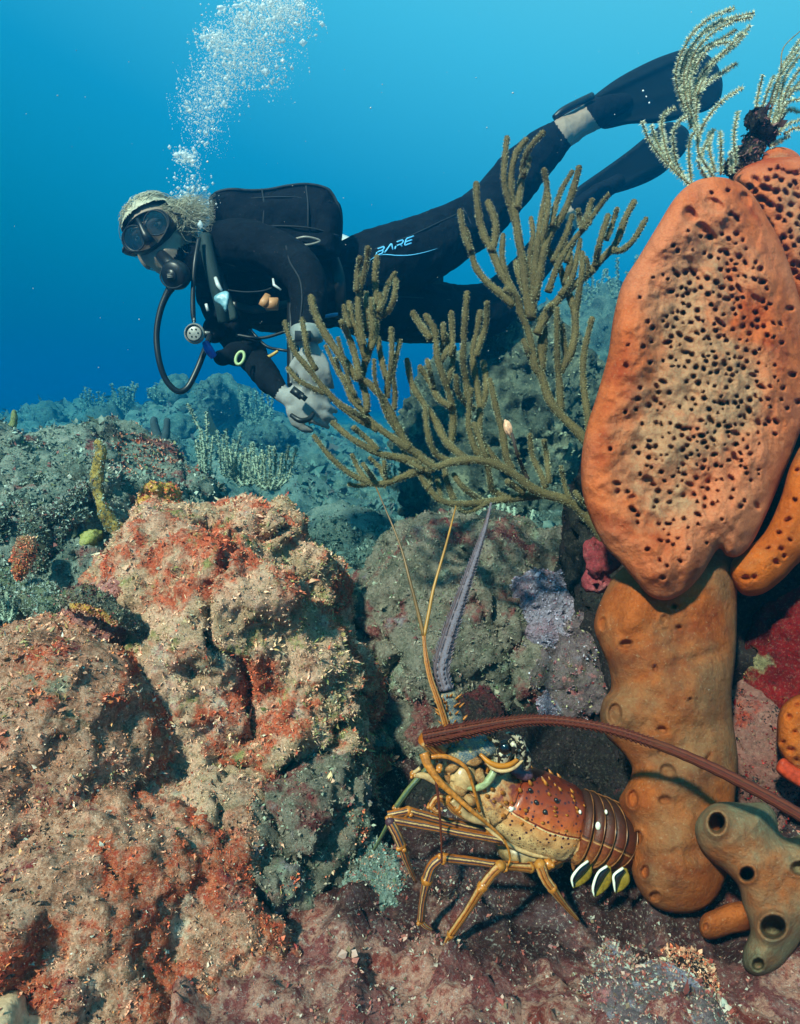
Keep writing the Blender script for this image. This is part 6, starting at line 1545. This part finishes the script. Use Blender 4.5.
sw = catmull([(369, 261), (376, 256.5), (385, 254.6), (397, 255.6), (410, 255.2), (424, 252.5), (437, 248.5)], 4)
lg.tube(np.array([np.array(on_body(p[0], p[1], .0012)) for p in sw]), [.0006 + .0014 * math.sin(math.pi * k / (len(sw) - 1)) for k in range(len(sw))], 6, True, flat=.35)
lg.build('thigh_logo', ink, t_div)
# fins
f1 = lobe('swim_fin', [(570, 122), (578, 108), (592, 97), (615, 80), (640, 66), (665, 55), (690, 49), (712, 58), (722, 78), (721, 97), (712, 108), (690, 116), (660, 123), (630, 124), (604, 129), (596, 122), (588, 124)],
    lambda x, y: 2.90 + 0.0022 * (x - 580), 0.018, 12, 0.018, M['fin'], t_div, step=2.4, ridges=[(592, 99, 690, 53, 3.0, .012), (606, 126, 700, 112, 3.0, .012), (600, 112, 712, 82, 5, .006)], lump=(.003, .1))
f1.location = f1.location
C2, R2 = px3([(554, 118, 2.80, 3), (563, 111, 2.80, 4), (576, 104, 2.82, 4), (592, 96, 2.86, 3.6)], 4); MB().tube(C2, R2, 8).build('fin_strap', M['rubber'], t_div)
sd = MB(); [sd.ball(at(x, y, 2.88 + .0022 * (x - 580)), .005, 8, 6) for x, y in ((643, 91), (646, 97), (649, 103))]; sd.build('fin_rivets', plain('white_rivet', (.75, .78, .8), .4), f1)
lobe('swim_fin', [(570, 196), (578, 187), (602, 170), (627, 152), (647, 136), (668, 122), (688, 130), (686, 150), (667, 170), (650, 181), (630, 189), (610, 195), (590, 202), (576, 206)],
    lambda x, y: 3.24 + 0.0022 * (x - 580), 0.018, 10, 0.018, M['fin'], t_div, step=2.6, ridges=[(580, 188, 665, 126, 3.0, .012), (592, 201, 680, 158, 3.0, .012)], lump=(.003, .1))
lobe('waist_flap', [(398, 292), (404, 278), (420, 266), (440, 262), (442, 290), (425, 296)], 2.70, .015, 8, .012, M['strap'], t_div, step=2.5)

# ------------------------------------------------------------------ exhaled bubbles and drifting specks
def drops(name, P, r, mat, label, cat, stretch=None, seed=0):
    rs = np.random.RandomState(seed); n = len(P)
    IV, IF = ico(1) if n < 100 else (np.array([[1, 0, 0], [-1, 0, 0], [0, 1, 0], [0, -1, 0], [0, 0, 1], [0, 0, -1.]]), np.array([[0, 2, 4], [2, 1, 4], [1, 3, 4], [3, 0, 4], [2, 0, 5], [1, 2, 5], [3, 1, 5], [0, 3, 5]]))
    st_ = 1 + rs.uniform(-.25, .55, (n, 3)) if stretch is None else stretch
    V = (P[:, None, :] + IV[None] * st_[:, None, :] * r[:, None, None]).reshape(-1, 3)
    F = (IF[None] + (np.arange(n) * len(IV))[:, None, None]).reshape(-1, 3)
    o = mesh_obj(name, V, F, mat); return tagit(o, label, cat, kind='stuff')
rb_ = np.random.RandomState(99)
cl = [(236, 62, 26, 15, 1500, .55), (262, 50, 26, 20, 900, .6), (250, 30, 26, 14, 900, .6), (283, 18, 24, 13, 1100, .6), (262, 4, 22, 8, 500, .8), (218, 40, 13, 10, 650, .7), (290, 6, 16, 10, 500, .7), (212, 92, 20, 16, 1100, .5), (196, 108, 16, 13, 520, .5), (205, 132, 14, 14, 420, .5),
      (187, 158, 8, 6, 300, .8), (190, 182, 13, 12, 120, .8), (192, 198, 16, 8, 130, .8), (198, 216, 8, 12, 60, .8), (272, 80, 12, 14, 160, .5), (225, 78, 22, 14, 500, .5), (243, 18, 14, 7, 260, .8)]
PP_, RR_ = [], []
for (x, y, sx, sy, n, r0) in cl:
    n = int(n * 2.0)
    q = rb_.normal(0, 1, (n, 2)); q = q * (0.75 + 0.5 * rb_.rand(n, 1)); q = np.clip(q, -2.3, 2.3)
    d = 1.98 + rb_.normal(0, .06, n)
    PP_.append(np.stack([x + q[:, 0] * sx * .75 + q[:, 1] * 2, y + q[:, 1] * sy * .8, d], 1)); RR_.append(np.clip(r0 * .72 * rb_.lognormal(-.5, .75, n), .12, 3.4))
PP_ = np.vstack(PP_); RR_ = np.concatenate(RR_)
bm_ = MT('air_bubbles', 0.08, 0.6).color((0.86, 0.95, 0.97)); bm_.b.inputs['Alpha'].default_value = 0.5; bm_.b.inputs['Coat Weight'].default_value = 0.5
drops('exhaled_bubbles', np_at(PP_), RR_ * PP_[:, 2] / FOC, bm_.m, 'cloud of white exhaled bubbles rising from the diver head to the top edge', 'bubbles')
big = [(270, 1, 4, 2.2), (236, 6, 4, 1.6), (221, 8, 5, 2.2), (183, 154, 3.2, 2.6), (190, 158, 3, 2.2), (193, 176, 2.8, 1.4), (204, 188, 2.6, 1.6), (196, 222, 4, 2.2), (188, 188, 3, 1.2), (300, 6, 3, 2), (216, 36, 3.4, 2), (245, 45, 3, 2), (296, 24, 2.6, 1.8), (205, 190, 2.4, 1.4), (186, 228, 2.4, 1.3)]
drops('large_bubbles', np_at([(x, y, 1.93) for x, y, a, b in big]), np.array([pm((a + b) / 2, 1.93) for x, y, a, b in big]), bm_.m, 'few larger flattened white bubbles among the fine bubble cloud', 'bubbles',
      np.array([[1.3, 1, .75]] * len(big)))
n = 260; q = np.stack([rb_.uniform(0, 800, n), rb_.uniform(0, 700, n), rb_.uniform(.9, 3.2, n)], 1)
drops('marine_snow', np_at(q), rb_.lognormal(-.9, .5, n) * .8 * q[:, 2] / FOC, plain('suspended_specks', (.62, .56, .52), .8), 'tiny pale specks drifting in the open water', 'specks')

# ------------------------------------------------------------------ smaller sponges and growths of the left ridge
def rough_tube(mb, path, seg=22, amp=0.10, fr=60, seed=0, per=8, flat=1.0, hollow=0):
    C2, R2 = px3(path, per)
    n0 = len(mb.v); mb.tube(C2, R2, seg, True, flat=flat, round_end=3)
    V = mb.v[n0]; cen = V.reshape(-1, seg, 3).mean(1).repeat(seg, 0)
    mb.v[n0] = cen + (V - cen) * (1 + amp * (2.2 * fbm(V * fr, 4, seed, gain=.65) + 2.0 * fbm(V * fr * .35, 2, seed + 7)))[:, None]
def sp_mat(name, a, b, c3, sc=22):
    m = MT(name, .8, .2)
    c = m.ramp(m.noise(sc, 7, .7), [(.36, a), (.5, b), (.62, c3)])
    c = m.mix(m.ramp(m.noise(190, 4, .75), [(.38, .6), (.48, 0.0)]), c, tuple(x * .25 for x in a))
    m.color(c); m.bump(m.noise(80, 6, .72), .006); return m.m
def crusted(mb, name, mat, t, cnt, size, gm, seed=0):
    o = mb.build(name, mat, t); V = np.vstack(mb.v); F = np.array([g for f in mb.f for g in ((f[0], f[1], f[2]), (f[0], f[2], f[3])) if len(f) == 4])
    q = scatter_tufts('crust_growth', V, F, cnt, size, gm, o, seed, sink=.2)
    return o
ys = sp_mat('yellow_stick_sponge', (.08, .08, .045), (.34, .22, .045), (.46, .36, .12), 45)
yo = sp_mat('amber_sponge', (.16, .09, .03), (.56, .30, .05), (.30, .20, .08))
gr = sp_mat('grey_green_rope', (.03, .04, .03), (.09, .10, .07), (.17, .17, .11), 40)
pk_ = reef_mat('rosy_crust', [(.20, .05, .05), (.52, .18, .16), (.62, .34, .28)], [], k=2.2, bump=.004)
t = root('yellow_stick_sponge', at(140, 545, 1.42), 'tall thin yellow stick sponge, curved like a hook over the ridge', 'sponge')
mb = MB(); rough_tube(mb, [(143, 548, 1.45, 7), (128, 540, 1.42, 8.5), (112, 525, 1.40, 8), (103, 505, 1.39, 6), (98, 488, 1.39, 6), (99, 470, 1.39, 6.5), (101, 452, 1.39, 6.5), (99, 444, 1.39, 5.5)], amp=.22, fr=50); crusted(mb, 'sponge_stalk', ys, t, 500, .004, M['g_ridge'])
mb = MB(); rough_tube(mb, [(104, 522, 1.42, 3), (99, 515, 1.42, 3.4), (98, 505, 1.42, 2)], amp=.1, seed=2); mb.build('sponge_bud', ys, t)
t = root('amber_sponge', at(160, 530, 1.46), 'lumpy amber and dark brown sponge between the stick sponge and the mottled boulder top', 'sponge')
W_, F_ = rock_shape(np.array(at(158, 505, 1.50)), (pm(24, 1.5), .05, pm(27, 1.5)), 35, 5, lump=(.03, 9), ridge=(.02, 22), fine=(.008, 50), seed=5); mesh_obj('sponge_body', W_, F_, yo, t)
scatter_tufts('crust_growth', W_, F_, 900, .005, M['g_bommie'], t, 2)
t = root('rope_sponge', at(40, 560, 1.36), 'tangle of grey green rope sponges on the ridge at the left edge', 'sponge')
for i, p in enumerate([[(12, 600, 1.46, 7), (10, 560, 1.44, 7), (18, 520, 1.42, 7), (32, 492, 1.42, 6), (38, 476, 1.44, 4)], [(30, 590, 1.40, 9), (40, 560, 1.37, 9), (36, 530, 1.36, 10), (24, 505, 1.37, 8)], [(36, 520, 1.36, 8), (55, 512, 1.36, 7), (72, 502, 1.38, 7), (84, 488, 1.40, 6)], [(64, 560, 1.40, 10), (62, 535, 1.38, 9), (70, 518, 1.37, 8), (82, 514, 1.38, 6)], [(-5, 540, 1.40, 10), (8, 515, 1.38, 9), (16, 500, 1.38, 7)]]):
    mb = MB(); rough_tube(mb, p, amp=.26, fr=40, seed=i); crusted(mb, 'rope_arm', gr, t, 1100, .006, M['g_ridge'], i)
t = root('stubby_brown_sponge', at(22, 575, 1.30), 'short stubby brown and orange tipped sponge hanging over the ridge hollow at the left', 'sponge')
mb = MB(); rough_tube(mb, [(27, 538, 1.30, 9), (25, 552, 1.29, 10), (22, 566, 1.28, 8), (20, 576, 1.28, 4.5)], amp=.14); crusted(mb, 'sponge_body', sp_mat('brown_orange_sponge', (.10, .06, .035), (.20, .13, .08), (.38, .14, .03), 40), t, 500, .004, M['g_bommie'])
t = root('dark_rimmed_pink_sponge', at(105, 680, 1.12), 'pink lumpy sponge under a folded dark and amber rim, left of the mottled boulder', 'sponge')
W_, F_ = rock_shape(np.array(at(102, 638, 1.18)), (pm(34, 1.18), .06, pm(40, 1.18)), -25, 6, lump=(.03, 9), ridge=(.018, 20), fine=(.007, 50), seed=8); mesh_obj('sponge_body', W_, F_, pk_, t)
scatter_tufts('sponge_tufts', W_, F_, 2500, .0045, M['g_red'], t, 5)
mb = MB(); rough_tube(mb, [(66, 604, 1.10, 6), (72, 596, 1.09, 7), (86, 596, 1.08, 7), (102, 602, 1.08, 7.5), (118, 614, 1.08, 7.5), (130, 624, 1.10, 7), (142, 632, 1.12, 7), (152, 650, 1.14, 6), (154, 660, 1.16, 4)], amp=.24); crusted(mb, 'dark_rim', sp_mat('dark_rim_sponge', (.03, .035, .03), (.08, .09, .07), (.20, .15, .06)), t, 900, .0045, M['g_middle'])
mb = MB(); rough_tube(mb, [(72, 606, 1.085, 4), (86, 606, 1.078, 5), (102, 612, 1.075, 5.5), (114, 622, 1.075, 4)], amp=.3); crusted(mb, 'amber_fold', yo, t, 250, .004, M['g_red'])
t = root('green_crust_fold', at(50, 610, 1.22), 'smooth grey green crust fold running from the left edge to the dark rimmed sponge', 'sponge')
mb = MB(); rough_tube(mb, [(-20, 572, 1.36, 12), (10, 585, 1.34, 13), (36, 597, 1.31, 15), (56, 610, 1.27, 15), (66, 624, 1.26, 12)], amp=.16, fr=22); crusted(mb, 'crust_body', sp_mat('grey_green_crust', (.04, .05, .03), (.09, .11, .06), (.14, .14, .085), 26), t, 2200, .005, M['g_ridge'])
t = root('green_twig_sponge', at(10, 445, 1.9), 'small forked yellow green sponge standing at the left edge against the blue', 'sponge')
for p in ([(-4, 446, 1.9, 4), (4, 436, 1.9, 4), (10, 430, 1.9, 3.6), (14, 420, 1.9, 3.2), (14, 412, 1.9, 2.4)], [(16, 450, 1.9, 3.6), (13, 440, 1.9, 3.4), (9, 432, 1.9, 3)]):
    mb = MB(); rough_tube(mb, p, amp=.14, seg=12); mb.build('sponge_branch', sp_mat('olive_green_sponge', (.10, .12, .05), (.24, .26, .10), (.34, .34, .16)), t)
t = root('finger_sponge', at(161, 452, 3.2), 'dark upright finger sponge with two stubs on the slope behind the ridge', 'sponge')
for p in ([(161, 458, 3.2, 5), (160, 445, 3.2, 5.5), (156, 432, 3.2, 4.5), (154, 420, 3.2, 3.6)], [(161, 446, 3.2, 4), (166, 436, 3.2, 4), (167, 421, 3.2, 3.4)]):
    mb = MB(); rough_tube(mb, p, amp=.10, seg=14, fr=20); mb.build('sponge_finger', plain('slate_sponge', (.03, .05, .055), .8), t)
t = root('round_green_sponge', at(128, 500, 1.6), 'small yellow green ball sponge in the dark hollow of the ridge', 'sponge')
W_, F_ = rock_shape(np.array(at(92, 537, 1.40)), (pm(10, 1.4), .02, pm(6, 1.4)), 15, 4, lump=(.01, 20), ridge=(.006, 40), fine=(.003, 60), seed=9); mesh_obj('sponge_body', W_, F_, sp_mat('lime_sponge', (.12, .14, .04), (.30, .30, .08), (.36, .34, .14)), t)
rock('sand_mound', 'smooth beige sandy slope in the bottom left corner', (-75, 1105, .78), (165, 105), .17, plain('beige_sand', (.58, .36, .22), .9, .05, .28, 120, .0015), cat='sand', level=6, seed=151, lump=(.03, 5), ridge=(.010, 12), fine=(.004, 50), crack=(.012, 7), knob=(.004, 30), tufts=[(500, .004, M['g_red'], 'leaf', None)])
# low scattered crust lumps over the floor in front of the lobster
rl = np.random.RandomState(5)
lab = ['flat maroon crusted lump at the bottom edge, left of centre', 'pinkish lump on the floor below the lobster', 'low cream flecked lump below the column sponge', 'dark red lump beside the small orange sponge bud', 'rounded rusty lump at the bottom edge under the lobster', 'teal grey pebble crust left of the lobster feet', 'low pink crusted slab at the bottom right', 'small purple brown lump between the lobster feet and the column sponge']
for i, (x, y, d, a, b, mm, gg) in enumerate([(300, 1010, .92, 60, 22, 'redrock', 'g_red'), (400, 972, 1.0, 44, 14, 'redrock', 't_pink'), (600, 960, 1.0, 50, 14, 'pile', 't_pink'), (668, 975, .96, 34, 13, 'cave', 'g_red'), (490, 1018, .90, 62, 18, 'redrock', 't_pink'), (330, 960, 1.0, 30, 14, 'ridge', 'g_ridge'), (650, 1016, .88, 60, 18, 'pile', 't_pink'), (545, 940, 1.08, 30, 10, 'cave', 't_pink')]):
    rock('crusted_lump', lab[i], (x, y, d), (a, b), pm(a * .7, d), M[mm], level=5, seed=160 + i, lump=(.02, 7), ridge=(.012, 14), fine=(.005, 40), crack=(.008, 6), knob=(.008, 22), group='low crusted lumps on the floor', tufts=[(1500, .0042, M[gg], 'leaf', None)])

# ------------------------------------------------------------------ the water between the things: one closed even volume
hv = MB(); hv.box((0, 45.0, 0.65), (80, 67, 2.25), [(1, 0, 0), (0, 1, 0), (0, 0, 1)])
hm = bpy.data.materials.new('sea_water_haze'); hm.use_nodes = True
hn = hm.node_tree.nodes; hn.clear()
ho = hn.new('ShaderNodeOutputMaterial'); hp = hn.new('ShaderNodeVolumePrincipled')
hp.inputs['Color'].default_value = (0.0, 0.175, 0.34, 1)
hp.inputs['Absorption Color'].default_value = (0.0, 0.48, 0.86, 1)
hp.inputs['Density'].default_value = 0.155
hp.inputs['Anisotropy'].default_value = 0.72
hm.node_tree.links.new(hp.outputs[0], ho.inputs['Volume'])
haze = hv.build('haze', hm, origin=(0, 45, 0.65), smooth=False)
haze['kind'] = 'stuff'
